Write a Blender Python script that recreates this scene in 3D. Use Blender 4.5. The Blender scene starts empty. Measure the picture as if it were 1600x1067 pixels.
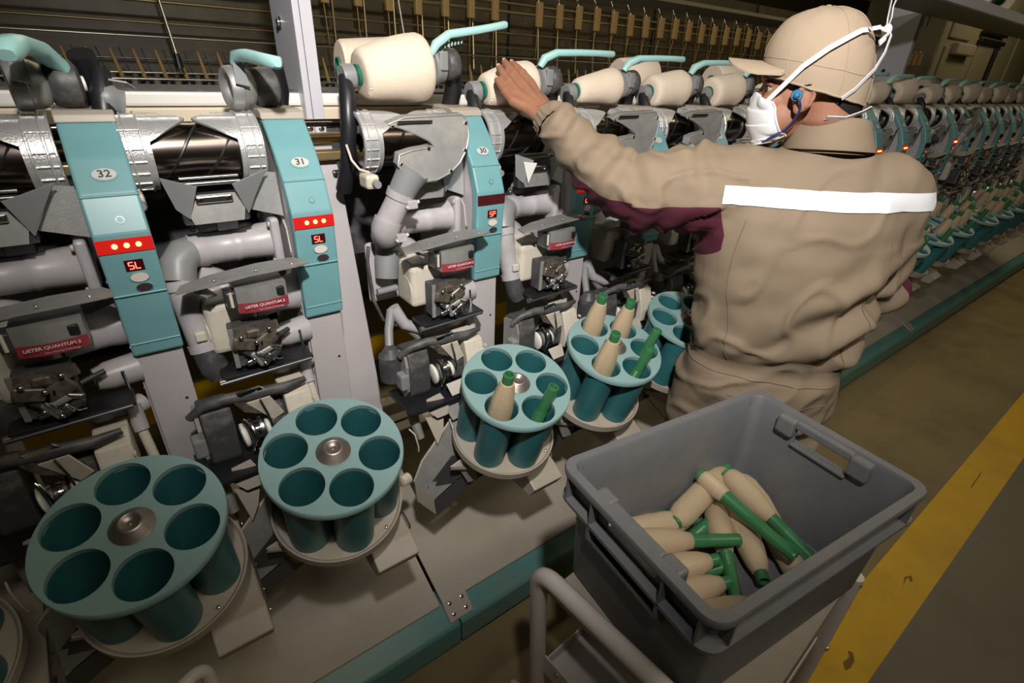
import bpy, bmesh, math, random
from mathutils import Vector, Matrix, Euler
from mathutils.bvhtree import BVHTree
PI = math.pi
rnd = random.Random(7)
SC = bpy.context.scene
COL = SC.collection

# ------------------------------------------------------------ camera, world, lights, exposure
cam_d = bpy.data.cameras.new('camera'); cam = bpy.data.objects.new('camera', cam_d); COL.objects.link(cam)
cam_d.sensor_width = 36; cam_d.lens = 802.996 * 36 / 1600; cam_d.clip_start = .02; cam_d.clip_end = 100
cam.matrix_world = Matrix(((0.80101767, 0.25247266, -0.54279669, 0),
                           (-0.59752686, 0.3924808, -0.69922848, 0),
                           (0.0365012, 0.88442997, 0.46524325, 1.5), (0, 0, 0, 1)))
SC.camera = cam
SC.view_settings.view_transform = 'Standard'; SC.view_settings.look = 'None'
SC.view_settings.gamma = 1; SC.view_settings.exposure = 0.0; SC.view_settings.use_curve_mapping = False
SC.cycles.use_denoising = True
SC.cycles.max_bounces = 6
w = bpy.data.worlds.new('world'); SC.world = w; w.use_nodes = True
w.node_tree.nodes['Background'].inputs[0].default_value = (.75, .62, .42, 1)
w.node_tree.nodes['Background'].inputs[1].default_value = .05

def light(name, kind, loc, target, power, color, size=.2, spot=None, blend=.5, size_y=None):
    d = bpy.data.lights.new(name, kind); d.energy = power; d.color = color
    if kind == 'AREA':
        d.size = size
        if size_y: d.shape = 'RECTANGLE'; d.size_y = size_y
    else: d.shadow_soft_size = size
    if kind == 'SPOT': d.spot_size = math.radians(spot); d.spot_blend = blend
    o = bpy.data.objects.new(name, d); COL.objects.link(o); o.location = loc
    o.rotation_euler = (Vector(target) - Vector(loc)).to_track_quat('-Z', 'Y').to_euler()
    return o
light('camera_flash', 'SPOT', (.02, -.12, 2.15), (1.0, 1.15, 1.50), 172, (1, .955, .91), .035, 100, 1.0)
light('ceiling_or_fill_lamp', 'AREA', (1.0, -1.4, 3.7), (1.0, .9, 0), 30, (1, .89, .70), 2.6, size_y=.5)
light('ceiling_or_fill_lamp', 'AREA', (6.0, .3, 3.7), (6.0, .6, 0), 30, (1, .82, .48), 3.0, size_y=.5)
light('ceiling_or_fill_lamp', 'AREA', (11.0, 1.6, 3.8), (11.5, 3.2, 1.6), 24, (1, .84, .52), 2.0, size_y=.5)  # added fill light, put in to lighten the head cabinet
light('ceiling_or_fill_lamp', 'AREA', (2.0, 4.6, 3.7), (2.0, 3.2, 1), 36, (1, .86, .55), 4.0, size_y=.4)

# ------------------------------------------------------------ materials
MATS = {}
def mat(name, col, rough=.5, metal=0, noise=0, nscale=30, bump=0, bscale=200, emit=None, estr=0, trans=0, dirt=None, dscale=6, wave=None, spec=.5, coat=0):
    if name in MATS: return MATS[name]
    m = bpy.data.materials.new(name); m.use_nodes = True
    nt = m.node_tree; b = nt.nodes['Principled BSDF']
    b.inputs['Base Color'].default_value = (*col, 1); b.inputs['Roughness'].default_value = rough
    b.inputs['Metallic'].default_value = metal; b.inputs['Specular IOR Level'].default_value = spec
    if coat: b.inputs['Coat Weight'].default_value = coat
    if trans: b.inputs['Transmission Weight'].default_value = trans
    if emit: b.inputs['Emission Color'].default_value = (*emit, 1); b.inputs['Emission Strength'].default_value = estr
    tc = nt.nodes.new('ShaderNodeTexCoord')
    last = None
    if noise:
        n = nt.nodes.new('ShaderNodeTexNoise'); n.inputs['Scale'].default_value = nscale; n.inputs['Detail'].default_value = 5
        nt.links.new(tc.outputs['Object'], n.inputs['Vector'])
        mx = nt.nodes.new('ShaderNodeMix'); mx.data_type = 'RGBA'
        mx.inputs[6].default_value = (*[c * (1 - noise) for c in col], 1)
        mx.inputs[7].default_value = (*[min(1, c * (1 + noise)) for c in col], 1)
        nt.links.new(n.outputs['Fac'], mx.inputs[0]); last = mx.outputs[2]
    if dirt:
        n = nt.nodes.new('ShaderNodeTexNoise'); n.inputs['Scale'].default_value = dscale; n.inputs['Detail'].default_value = 8; n.inputs['Roughness'].default_value = .7
        nt.links.new(tc.outputs['Object'], n.inputs['Vector'])
        r = nt.nodes.new('ShaderNodeValToRGB'); r.color_ramp.elements[0].position = .48; r.color_ramp.elements[1].position = .68
        nt.links.new(n.outputs['Fac'], r.inputs[0])
        mx = nt.nodes.new('ShaderNodeMix'); mx.data_type = 'RGBA'
        if last: nt.links.new(last, mx.inputs[6])
        else: mx.inputs[6].default_value = (*col, 1)
        mx.inputs[7].default_value = (*dirt, 1)
        nt.links.new(r.outputs[0], mx.inputs[0]); last = mx.outputs[2]
    if last: nt.links.new(last, b.inputs['Base Color'])
    if bump or wave:
        if wave:
            n = nt.nodes.new('ShaderNodeTexWave'); n.wave_type = 'BANDS'; n.bands_direction = wave[0]
            n.inputs['Scale'].default_value = wave[1]; n.inputs['Distortion'].default_value = wave[2]; n.inputs['Detail'].default_value = 2
            n.inputs['Detail Scale'].default_value = 1.5
        else:
            n = nt.nodes.new('ShaderNodeTexNoise'); n.inputs['Scale'].default_value = bscale
        nt.links.new(tc.outputs['Object'], n.inputs['Vector'])
        bp = nt.nodes.new('ShaderNodeBump'); bp.inputs['Strength'].default_value = bump; bp.inputs['Distance'].default_value = .002
        nt.links.new(n.outputs[0], bp.inputs['Height']); nt.links.new(bp.outputs[0], b.inputs['Normal'])
    MATS[name] = m
    return m
M = dict(
 teal=mat('teal_paint', (.150, .335, .36), .38, noise=.06, bump=.05, bscale=900),
 teal_rail=mat('teal_rail_paint', (.10, .25, .235), .42, dirt=(.16, .22, .17), dscale=5),
 teal_hand=mat('pale_teal_plastic', (.36, .63, .61), .38),
 teal_disc=mat('teal_disc_plastic', (.235, .375, .37), .42, noise=.05, nscale=8),
 teal_cup=mat('dark_teal_plastic', (.030, .155, .17), .38, dirt=(.05, .17, .175), dscale=9),
 grey=mat('light_grey_paint', (.46, .43, .44), .42, noise=.04, bump=.06, bscale=700),
 greyb=mat('beige_grey_paint', (.40, .355, .30), .45, noise=.05, dirt=(.36, .31, .24), dscale=5),
 post=mat('post_grey_paint', (.56, .55, .60), .35, noise=.03),
 pipe=mat('grey_pipe_plastic', (.42, .40, .42), .38, dirt=(.36, .33, .31), dscale=14),
 beige=mat('cream_plastic', (.62, .57, .48), .42, dirt=(.5, .45, .36), dscale=20),
 alu=mat('cast_aluminium', (.66, .66, .66), .36, .62, noise=.12, nscale=60, bump=.35, bscale=260),
 alud=mat('dusty_aluminium', (.36, .36, .355), .5, .55, noise=.2, nscale=35, dirt=(.46, .44, .40), dscale=18),
 steel=mat('brushed_steel', (.55, .54, .53), .25, 1, noise=.1, nscale=90),
 steeld=mat('dark_steel', (.16, .16, .17), .35, .8, noise=.15, nscale=40),
 chrome=mat('chrome', (.85, .85, .85), .12, 1),
 copper=mat('polished_drum_steel', (.22, .18, .16), .22, 1),
 black=mat('black_plastic', (.014, .014, .017), .38, noise=.2, nscale=30),
 blackd=mat('dusty_black_plastic', (.055, .055, .06), .5, noise=.25, nscale=25, dirt=(.13, .12, .11), dscale=25),
 chuck=mat('grey_chuck_plastic', (.23, .235, .24), .42, noise=.1),
 brown=mat('brown_spring_steel', (.14, .12, .10), .4, .6, noise=.3, nscale=60, dirt=(.30, .26, .20), dscale=30),
 badge=mat('badge_grey', (.50, .50, .48), .5), ink=mat('badge_ink', (.02, .02, .02), .5),
 redglow=mat('red_led_window', (.30, .01, .01), .25, emit=(1, .02, .01), estr=.40),
 reddark=mat('unlit_led_window', (.06, .008, .012), .2),
 led=mat('lit_led', (1, .3, .1), .3, emit=(1, .30, .05), estr=12),
 seg=mat('lit_segment', (1, .1, .05), .3, emit=(1, .08, .06), estr=5),
 dispb=mat('display_window', (.05, .004, .004), .2),
 maroon=mat('maroon_label', (.28, .035, .05), .45), labw=mat('label_print', (.72, .55, .55), .5),
 cream=mat('cream_button', (.66, .60, .52), .4), dkbut=mat('dark_button', (.045, .03, .035), .3),
 yarn=mat('cream_yarn', (.86, .72, .58), .85, noise=.05, nscale=70, bump=.5, wave=('DIAGONAL', 260, 1.2)),
 yarnb=mat('tan_bobbin_yarn', (.60, .46, .30), .85, noise=.07, nscale=120, bump=.5, wave=('X', 500, .8)),
 green=mat('green_tube_plastic', (.045, .19, .075), .30),
 greenr=mat('dark_green_ring', (.02, .15, .10), .35),
 crate=mat('grey_crate_plastic', (.165, .17, .18), .48, noise=.06, bump=.12, bscale=500, dirt=(.20, .19, .18), dscale=8),
 tube=mat('trolley_tube_paint', (.62, .57, .53), .35, noise=.04),
 floor=mat('concrete_floor', (.24, .185, .090), .55, noise=.22, nscale=3, dirt=(.16, .12, .06), dscale=2.2),
 floorg=mat('grey_floor_paint', (.17, .15, .115), .5, noise=.12, nscale=2.5, dirt=(.14, .12, .09), dscale=3),
 yellow=mat('yellow_line_paint', (.74, .43, .004), .5, noise=.12, nscale=9, dirt=(.60, .33, .006), dscale=4),
 mark=mat('floor_scuff', (.22, .12, .02), .6),
 wall=mat('olive_wall', (.14, .12, .065), .8, noise=.1, nscale=2),
 ceil=mat('dark_ceiling', (.05, .045, .035), .9),
 panel=mat('beige_cabinet_paint', (.30, .27, .18), .5, noise=.05),
 tan=mat('tan_roving_clip', (.42, .27, .10), .6, noise=.15, nscale=40),
 brass=mat('dull_brass_rod', (.36, .27, .13), .4, .7), rod=mat('thin_bright_rod', (.5, .48, .42), .3, .9),
 navy=mat('navy_cap', (.03, .04, .09), .4), white=mat('white_plastic', (.8, .78, .74), .4),
 belt=mat('cream_duct', (.66, .58, .44), .5),
)

# ------------------------------------------------------------ mesh builder
def frame(d):
    d = Vector(d).normalized(); a = Vector((0, 0, 1)) if abs(d.z) < .9 else Vector((1, 0, 0))
    u = d.cross(a).normalized(); return d, u, d.cross(u).normalized()
class MB:
    def __init__(s): s.bm = bmesh.new(); s.m = []; s.T = Matrix()
    def mi(s, m):
        if m not in s.m: s.m.append(m)
        return s.m.index(m)
    def poly(s, vs, fs, m, smooth=True):
        k = s.mi(m); bv = [s.bm.verts.new(s.T @ Vector(v)) for v in vs]
        for f in fs:
            try: q = s.bm.faces.new([bv[i] for i in f]); q.material_index = k; q.smooth = smooth
            except ValueError: pass
        return s
    def merge(s, b2, m, smooth=True):
        b2.verts.ensure_lookup_table(); b2.verts.index_update()
        s.poly([v.co.copy() for v in b2.verts], [[v.index for v in f.verts] for f in b2.faces], m, smooth); b2.free(); return s
    def box(s, x0, x1, y0, y1, z0, z1, m, bev=0, seg=2, R=None):
        b = bmesh.new(); bmesh.ops.create_cube(b, size=1)
        c = Vector(((x0 + x1) / 2, (y0 + y1) / 2, (z0 + z1) / 2)); d = (abs(x1 - x0), abs(y1 - y0), abs(z1 - z0))
        for v in b.verts: v.co = Vector((v.co.x * d[0], v.co.y * d[1], v.co.z * d[2]))
        if bev: bmesh.ops.bevel(b, geom=b.edges[:], offset=min(bev, min(d) * .45), segments=seg, profile=.5, affect='EDGES')
        for v in b.verts: v.co = c + (R @ v.co if R else v.co)
        return s.merge(b, m, False)
    def prism(s, prof, axis, a0, a1, m, bev=0, seg=2, smooth=False):
        # prof: list of 2D points in the plane of the two other axes (in x,y,z order)
        def P(p, a): 
            q = list(p); q.insert(axis, a); return Vector(q)
        b = bmesh.new(); A = [b.verts.new(P(p, a0)) for p in prof]; B = [b.verts.new(P(p, a1)) for p in prof]; n = len(prof)
        b.faces.new(A); b.faces.new(B[::-1])
        for i in range(n): b.faces.new([A[i], B[i], B[(i + 1) % n], A[(i + 1) % n]])
        bmesh.ops.recalc_face_normals(b, faces=b.faces)
        if bev: bmesh.ops.bevel(b, geom=b.edges[:], offset=bev, segments=seg, profile=.5, affect='EDGES', clamp_overlap=True)
        return s.merge(b, m, smooth)
    def cyl(s, p0, p1, r0, r1=None, m=None, n=20, caps=True):
        r1 = r0 if r1 is None else r1
        return s.loft([(p0, r0), (p1, r1)], m, n, caps)
    def loft(s, prs, m, n=20, caps=True, smooth=True):
        # prs: [(point, radius)], rings perpendicular to the path
        ps = [Vector(p) for p, r in prs]; rs = [r for p, r in prs]
        vs = []; d, u, v = frame(ps[1] - ps[0]) if (ps[1] - ps[0]).length > 1e-9 else frame((ps[-1] - ps[0]))
        for i, p in enumerate(ps):
            t = (ps[min(i + 1, len(ps) - 1)] - ps[max(i - 1, 0)])
            if t.length > 1e-9:
                t.normalize(); u = (u - t * u.dot(t)).normalized(); v = t.cross(u)
            for k in range(n):
                a = 2 * PI * k / n; vs.append(p + (u * math.cos(a) + v * math.sin(a)) * rs[i])
        fs = []
        for i in range(len(ps) - 1):
            for k in range(n):
                a = i * n + k; b = i * n + (k + 1) % n; fs.append([a, b, b + n, a + n])
        s.poly(vs, fs, m, smooth)
        if caps:
            for i0 in (0, (len(ps) - 1) * n):
                s.poly([vs[i0 + k] for k in range(n)], [list(range(n))], m, False)
        return s
    def tube(s, pts, r, m, n=10, caps=True): return s.loft([(p, r) for p in pts], m, n, caps)
    def lathe(s, prof, o, d, m, n=28, caps=False):
        # prof: (radius, height along d)
        o = Vector(o); d, u, v = frame(d); vs = []; fs = []
        for r, h in prof:
            for k in range(n):
                a = 2 * PI * k / n; vs.append(o + d * h + (u * math.cos(a) + v * math.sin(a)) * r)
        for i in range(len(prof) - 1):
            for k in range(n):
                a = i * n + k; b = i * n + (k + 1) % n; fs.append([a, b, b + n, a + n])
        s.poly(vs, fs, m)
        if caps:
            for i0 in (0, (len(prof) - 1) * n): s.poly([vs[i0 + k] for k in range(n)], [list(range(n))], m, False)
        return s
    def plate(s, pts, th, m, bev=0):
        # flat or bent sheet given by a 3D outline, thickened along its mean normal
        P = [Vector(p) for p in pts]; n = Vector()
        for i in range(len(P)): n += (P[i] - P[0]).cross(P[(i + 1) % len(P)] - P[0])
        n.normalize(); n *= th; k = len(P)
        vs = P + [p + n for p in P]
        fs = [list(range(k)), list(range(2 * k - 1, k - 1, -1))] + [[i, (i + 1) % k, k + (i + 1) % k, k + i] for i in range(k)]
        return s.poly(vs, fs, m, False)
    def sphere(s, c, r, m, sc=(1, 1, 1), n=16):
        b = bmesh.new(); bmesh.ops.create_uvsphere(b, u_segments=n, v_segments=n // 2 + 2, radius=r)
        for v in b.verts: v.co = Vector(c) + Vector((v.co.x * sc[0], v.co.y * sc[1], v.co.z * sc[2]))
        return s.merge(b, m)
    def build(s, name, parent=None, off=(0, 0, 0), sharp=50):
        bmesh.ops.remove_doubles(s.bm, verts=s.bm.verts, dist=1e-6)
        bmesh.ops.recalc_face_normals(s.bm, faces=s.bm.faces)
        for e in s.bm.edges:
            if len(e.link_faces) == 2 and e.calc_face_angle(0) > math.radians(sharp): e.smooth = False
        me = bpy.data.meshes.new(name); o3 = Vector(off)
        for v in s.bm.verts: v.co -= o3
        s.bm.to_mesh(me); s.bm.free()
        for m in s.m: me.materials.append(m)
        o = bpy.data.objects.new(name, me); COL.objects.link(o)
        if parent: o.parent = parent
        else: o.location = off
        return o
def tag(o, label=None, cat=None, group=None, kind=None):
    if label: o['label'] = label
    if cat: o['category'] = cat
    if group: o['group'] = group
    if kind: o['kind'] = kind
    return o
def empty(name, loc, label, cat, group=None):
    o = bpy.data.objects.new(name, None); COL.objects.link(o); o.location = loc; o.empty_display_size = .05
    return tag(o, label, cat, group)
KIDS = {}
def kids(o):
    return [c for c in bpy.data.objects if c.parent == o]
def copy_tree(o, skip=(), parent=None, cache=None):
    if cache is None:
        cache = {}
        for c in bpy.data.objects:
            if c.parent: cache.setdefault(c.parent.name, []).append(c)
    c = o.copy(); COL.objects.link(c)
    if parent: c.parent = parent
    for ch in cache.get(o.name, []):
        if ch.name.split('.')[0] in skip: continue
        copy_tree(ch, skip, c, cache)
    return c
def textmesh(txt, size, origin, ux, uy, m, mb, extrude=.0006, bold=0, sx=1):
    """text laid in plane (ux right, uy up) centred on origin, merged in mb"""
    cu = bpy.data.curves.new('t', 'FONT'); cu.body = txt; cu.size = size; cu.align_x = 'CENTER'; cu.align_y = 'CENTER'; cu.offset = bold; cu.resolution_u = 3
    ob = bpy.data.objects.new('t', cu); COL.objects.link(ob)
    bpy.context.view_layer.update()
    me = bpy.data.meshes.new_from_object(ob.evaluated_get(bpy.context.evaluated_depsgraph_get()))
    ux = Vector(ux).normalized(); uy = Vector(uy).normalized(); n = ux.cross(uy); o = Vector(origin)
    mb.poly([o + ux * v.co.x * sx + uy * v.co.y + n * extrude for v in me.vertices], [list(p.vertices) for p in me.polygons], m, False)
    bpy.data.objects.remove(ob); bpy.data.curves.remove(cu); bpy.data.meshes.remove(me)
SEGS = {'S': 'afgcd', 'L': 'fed', 'P': 'abgef', 'U': 'fedcb', 'r': 'eg', '5': 'afgcd'}
def seg_text(txt, h, origin, ux, uy, m, mb):
    ux = Vector(ux).normalized(); uy = Vector(uy).normalized(); n = ux.cross(uy); o = Vector(origin); wd = h * .55; t = h * .14
    for i, ch in enumerate(txt):
        c = o + ux * ((i - (len(txt) - 1) / 2) * wd * 1.5)
        seg = dict(a=((0, h / 2), 1), g=((0, 0), 1), d=((0, -h / 2), 1), f=((-wd / 2, h / 4), 0), b=((wd / 2, h / 4), 0), e=((-wd / 2, -h / 4), 0), c=((wd / 2, -h / 4), 0))
        for k in SEGS[ch]:
            (x, y), hz = seg[k]; a, b = (wd / 2, t / 2) if hz else (t / 2, h / 4)
            P = c + ux * x + uy * y
            mb.poly([P + ux * i2 * a + uy * j2 * b + n * .0005 for i2, j2 in ((-1, -1), (1, -1), (1, 1), (-1, 1))], [[0, 1, 2, 3]], m, False)

# ------------------------------------------------------------ setting
def struct(name, mb): return tag(mb.build(name), kind='structure')
struct('floor', MB().box(-6, 26, .19, 2.50, -.1, 0, M['floor']).box(-6, 26, 2.78, 9, -.1, 0, M['floor']).box(-6, 26, -5, .037, -.1, 0, M['floorg']))
a = MB().box(-6, 26, .037, .19, -.1, .0005, M['yellow']).box(-6, 26, 2.50, 2.78, -.1, .0005, M['yellow'])
tag(struct('trim_1', a), 'yellow lane lines painted along the concrete floor')
b = MB()
for (x, y, pts) in ((1.80, .10, [(0, 0), (.05, .012), (.075, .0), (.05, -.012), (.045, -.004), (.06, .001), (.045, .006)]),
                    (1.34, .09, [(0, 0), (.02, .015), (.05, .01), (.07, .022), (.075, .01), (.05, -.004), (.02, -.006)]),
                    (2.6, .12, [(0, 0), (.16, .004), (.16, .0), (0, -.004)])):
    b.poly([(x + p, y + q, .0012) for p, q in pts], [list(range(len(pts)))], M['mark'], False)
tag(b.build('floor_scuff'), 'dark scuff marks on the yellow floor line', 'scuff mark')
struct('wall_back', MB().box(-6, 26, 8.6, 8.8, 0, 4.2, M['wall']))
struct('wall_right', MB().box(25.8, 26, -5, 8.8, 0, 4.2, M['wall']))
struct('wall_front', MB().box(-6, 26, -5.2, -5, 0, 4.2, M['wall']))
struct('wall_left', MB().box(-6.2, -6, -5, 8.8, 0, 4.2, M['wall']))
struct('ceiling', MB().box(-6, 26, -5, 8.8, 4.2, 4.3, M['ceil']))

# ------------------------------------------------------------ winding machine: shared frame
XA, XB = -1.2, 9.6
PITCH = .3255
U = {}
U[32] = -.011; U[33] = -.331; U[34] = -.651; U[31] = .298
for k in range(10): U[30 - k] = .7245 + k * PITCH
for k in range(10): U[20 - k] = U[21] + .455 + k * PITCH
for k in range(5): U[10 - k] = U[11] + .455 + k * PITCH
SEAMS = [.475, U[21] + .205, U[11] + .205]
rail_prof = [(.79, .03), (.79, .108), (.797, .116), (.852, .148), (.90, .148), (.90, .03)]
xs = [XA] + SEAMS + [XB]
FRAME = empty('machine_base', (.475, .9, 0), 'low teal front rail with bolted beige straps along the foot of the winding machine', 'machine base')
fo = (.475, .9, 0)
for i in range(len(xs) - 1):
    MB().prism(rail_prof, 0, xs[i] + .002, xs[i + 1] - .002, M['teal_rail'], bev=.003).build('front_rail', FRAME, fo)
TL = ['beige sloping drip tray left of the bolted strap, under the large magazines', 'beige sloping drip tray right of the bolted strap, running behind the crate', 'beige sloping drip tray beyond the person, at far right', 'farthest beige drip tray of the winding machine']
for i in range(len(xs) - 1):
    b = MB(); x0, x1 = xs[i] + .035, xs[i + 1] - .035
    n = max(1, round((x1 - x0) / .95)); w_ = (x1 - x0) / n
    for k in range(n):
        b.prism([(.845, .150), (.845, .156), (1.11, .272), (1.11, .262)], 0, x0 + k * w_ + .003, x0 + (k + 1) * w_ - .003, M['greyb'])
    tag(b.build('drip_tray', off=((x0 + x1) / 2, .95, .15)), TL[i], 'drip tray', 'beige drip trays of the winding machine')
for sx in SEAMS:
    b = MB().prism([(.80, .122), (.80, .126), (.846, .162), (1.35, .382), (1.35, .374), (.86, .157)], 0, sx - .03, sx + .045, M['greyb'])
    for (dx, y) in ((-.012, .812), (.028, .812), (-.012, .836), (.028, .836)):
        z = .126 + (y - .80) * .78
        b.lathe([(.0055, 0), (.0055, .002), (.003, .003), (.0, .003)], (sx + dx, y, z), (0, -.6, .8), M['chrome'], 10)
    b.prism([(1.0, .03), (1.0, .2), (1.35, .37), (1.35, .03)], 0, sx + .02, sx + .03, M['steeld'])
    b.build('tray_strap', FRAME, fo)
for y, z, h in ((1.36, .50, .045), (1.36, .38, .04), (1.52, .30, .06)):
    MB().box(XA, XB, y, y + .05, z - h, z, M['greyb'], .004).build('lower_beam', FRAME, fo)
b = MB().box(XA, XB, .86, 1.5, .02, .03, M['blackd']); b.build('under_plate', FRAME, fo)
b = MB()
b.box(XA, XB, 1.36, 1.40, 1.375, 1.407, M['belt'], .004); b.box(XA, XB, 1.365, 1.395, 1.409, 1.437, M['white'], .006)
b.box(XA, XB, 1.37, 1.60, 1.437, 1.442, M['blackd'])
tag(b.build('yarn_duct', off=(1, 1.4, 1.4)), 'long cream and white duct running level behind the drums and empty cradles', 'duct')
DC = empty('drive_channel', (1, 1.4, 1.02), 'dark back sheet and brass rods running level behind the thread drums', 'machine channel'); do_ = (1, 1.4, 1.02)
MB().box(XA, XB, 1.40, 1.42, 1.02, 1.37, M['blackd']).build('back_sheet', DC, do_)
MB().box(XA, XB, 1.26, 1.30, 1.30, 1.32, M['brass'], .003).build('brass_bar', DC, do_)
MB().cyl((XA, 1.22, 1.385), (XB, 1.22, 1.385), .008, m=M['copper']).build('rod', DC, do_)
MB().cyl((XA, 1.30, 1.345), (XB, 1.30, 1.345), .012, m=M['brass']).build('rod', DC, do_)

# posts between machine sections, each a tall sheet metal column
def make_post(x, label, top=2.6):
    r = empty('section_post', (x, 1.40, 0), label, 'machine post', 'section posts of the winding machine')
    of = (x, 1.40, 0)
    b = MB()
    b.box(x, x + .0145, 1.33, 1.50, 1.34, top, M['post'], .002).box(x + .016, x + .042, 1.33, 1.50, 1.34, top, M['post'], .002)
    b.build('upper_column', r, of)
    b = MB(); b.prism([(1.322, 1.352), (1.275, 1.27), (1.15, .70), (1.12, .40), (1.12, 0), (1.5, 0), (1.5, 1.352)], 0, x - .075, x + .043, M['grey'], bev=.003)
    b.build('lower_column', r, of)
    b = MB()
    for (dx, z) in ((.004, 1.362), (.030, 1.362)):
        b.lathe([(.007, 0), (.007, .002), (.003, .004), (0, .004)], (x + dx, 1.33, z), (0, -1, 0), M['chrome'], 12); b.build('bolt', r, of); b = MB()
    b.lathe([(.012, 0), (.012, .003), (.008, .004), (.008, .009), (0, .01)], (x, 1.43, 1.58), (-1, 0, 0), M['chrome'], 12)
    b.build('bolt', r, of)
    return r
PO = make_post(.400, 'tall pale grey post between panels 31 and 30, leaving the picture top')
for sx, lb in ((SEAMS[1] - .075, 'grey section post just right of the person in the cap, behind the far packages'), (SEAMS[2] - .075, 'grey section post far down the winding machine')):
    c = copy_tree(PO); c.location = (sx, 1.40, 0); c['label'] = lb
# overhead creel shelf above the far sections
sh = MB().prism([(.98, 1.83), (.98, 1.87), (1.0, 1.875), (1.32, 1.875), (1.32, 1.865), (1.0, 1.86), (1.0, 1.83)], 0, 2.35, XB, M['post'])
sh.box(2.35, XB, 1.0, 1.32, 1.855, 1.862, M['panel'])
for x in (SEAMS[1] - .06, SEAMS[2] - .06): sh.box(x, x + .03, 1.30, 1.34, 1.80, 1.865, M['post'])
tag(sh.build('overhead_shelf', off=(5, 1.15, 1.83)) , 'pale grey overhead shelf with rounded front lip above the far winding units', 'shelf')
ov = []

# ------------------------------------------------------------ one winding unit (local x = 0 at its control panel)
UO = (0, 1.1, .3)
def panel_parts(root, num, bar_lit, disp, small=False):
    b = MB()
    prof = [(1.142, 1.400), (1.098, 1.352), (1.062, 1.300), (1.0385, 1.240), (1.0385, 1.205), (1.042, 1.150), (1.05, 1.016), (1.072, 1.014), (1.066, 1.150), (1.063, 1.205), (1.066, 1.242), (1.088, 1.305), (1.124, 1.357), (1.166, 1.400)]
    b.prism(prof, 0, -.040, .040, M['teal'], bev=.004)
    for y, z, d in ((1.0605, 1.298, 0), (1.0405, 1.135, 0), (1.048, 1.040, 0)):   # moulded steps
        b.cyl((-.0385, y + .001, z), (.0385, y + .001, z), .0022, m=M['teal'], n=8)
    P = b.build('control_panel', root, UO)
    MB().prism([(1.143, 1.400), (1.146, 1.412), (1.16, 1.418), (1.30, 1.418), (1.31, 1.40)], 0, -.041, .041, M['greyb'], bev=.002).build('top_cap', root, UO)
    # direction of slopes
    def on(z):   # surface point of panel face at height z
        for (y0, z0), (y1, z1) in zip(prof[:7], prof[1:7]):
            if z1 <= z <= z0:
                t = (z - z0) / (z1 - z0); d = Vector((0, y0 - y1, z0 - z1)).normalized(); return Vector((0, y0 + (y1 - y0) * t, z)), d
    X = Vector((1, 0, 0))
    def oval(mb, z, dx, a, bb, m, h=.0008, hh=.0):
        p, u = on(z); n = X.cross(u); p = p + X * dx + n * hh
        k = 28; vs = [p + X * a * math.cos(t * 2 * PI / k) + u * bb * math.sin(t * 2 * PI / k) for t in range(k)]
        mb.poly(vs + [v + n * h for v in vs], [list(range(k, 2 * k))] + [[i, (i + 1) % k, k + (i + 1) % k, k + i] for i in range(k)], m, False)
        return p + n * h, u
    def rect(mb, z, dx, a, bb, m, h=.0008, hh=0):
        p, u = on(z); n = X.cross(u); p = p + X * dx + n * hh
        vs = [p + X * i * a + u * j * bb for i, j in ((-1, -1), (1, -1), (1, 1), (-1, 1))]
        mb.poly(vs + [v + n * h for v in vs], [[4, 5, 6, 7]] + [[i, (i + 1) % 4, 4 + (i + 1) % 4, 4 + i] for i in range(4)], m, False)
        return p + n * h, u
    b = MB(); oval(b, 1.328, .002, .0195, .0125, M['teal'], .0012); p, u = oval(b, 1.328, .002, .0165, .0098, M['badge'], .0017)
    if num: textmesh(num, .0172, p, X, u, M['ink'], b, bold=.0003, sx=1.1)
    b.build('number_badge', P, UO)
    b = MB(); p, u = oval(b, 1.262, .004, .0068, .0068, M['teal'], .0006, .0); oval(b, 1.262, .004, .0058, .0058, M['steeld'], .0012); oval(b, 1.262, .004, .0048, .0048, M['teal'], .0016)
    b.build('lock', P, UO)
    b = MB(); p, u = rect(b, 1.2222, .0, .0392, .0115, M['redglow'] if bar_lit else M['reddark'], .0022)
    if bar_lit:
        for dx in (-.0145, .002, .0185):
            b.sphere(p + X * dx, .0042, M['led'], (1, .5, 1), 10)
    b.build('warning_light', P, UO)
    b = MB(); p, u = rect(b, 1.187, .004, .0135, .0095, M['dispb'], .0016)
    if disp: seg_text(disp, .0115, p, X, u, M['seg'], b)
    b.build('display', P, UO)
    b = MB(); oval(b, 1.165, .006, .0145, .0095, M['teal'], .0018); oval(b, 1.165, .006, .0128, .0080, M['cream'], .003); b.build('cream_button', P, UO)
    b = MB(); oval(b, 1.146, .0085, .0135, .0088, M['teal'], .0018); oval(b, 1.146, .0085, .012, .0074, M['dkbut'], .0026); b.build('dark_button', P, UO)

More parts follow.
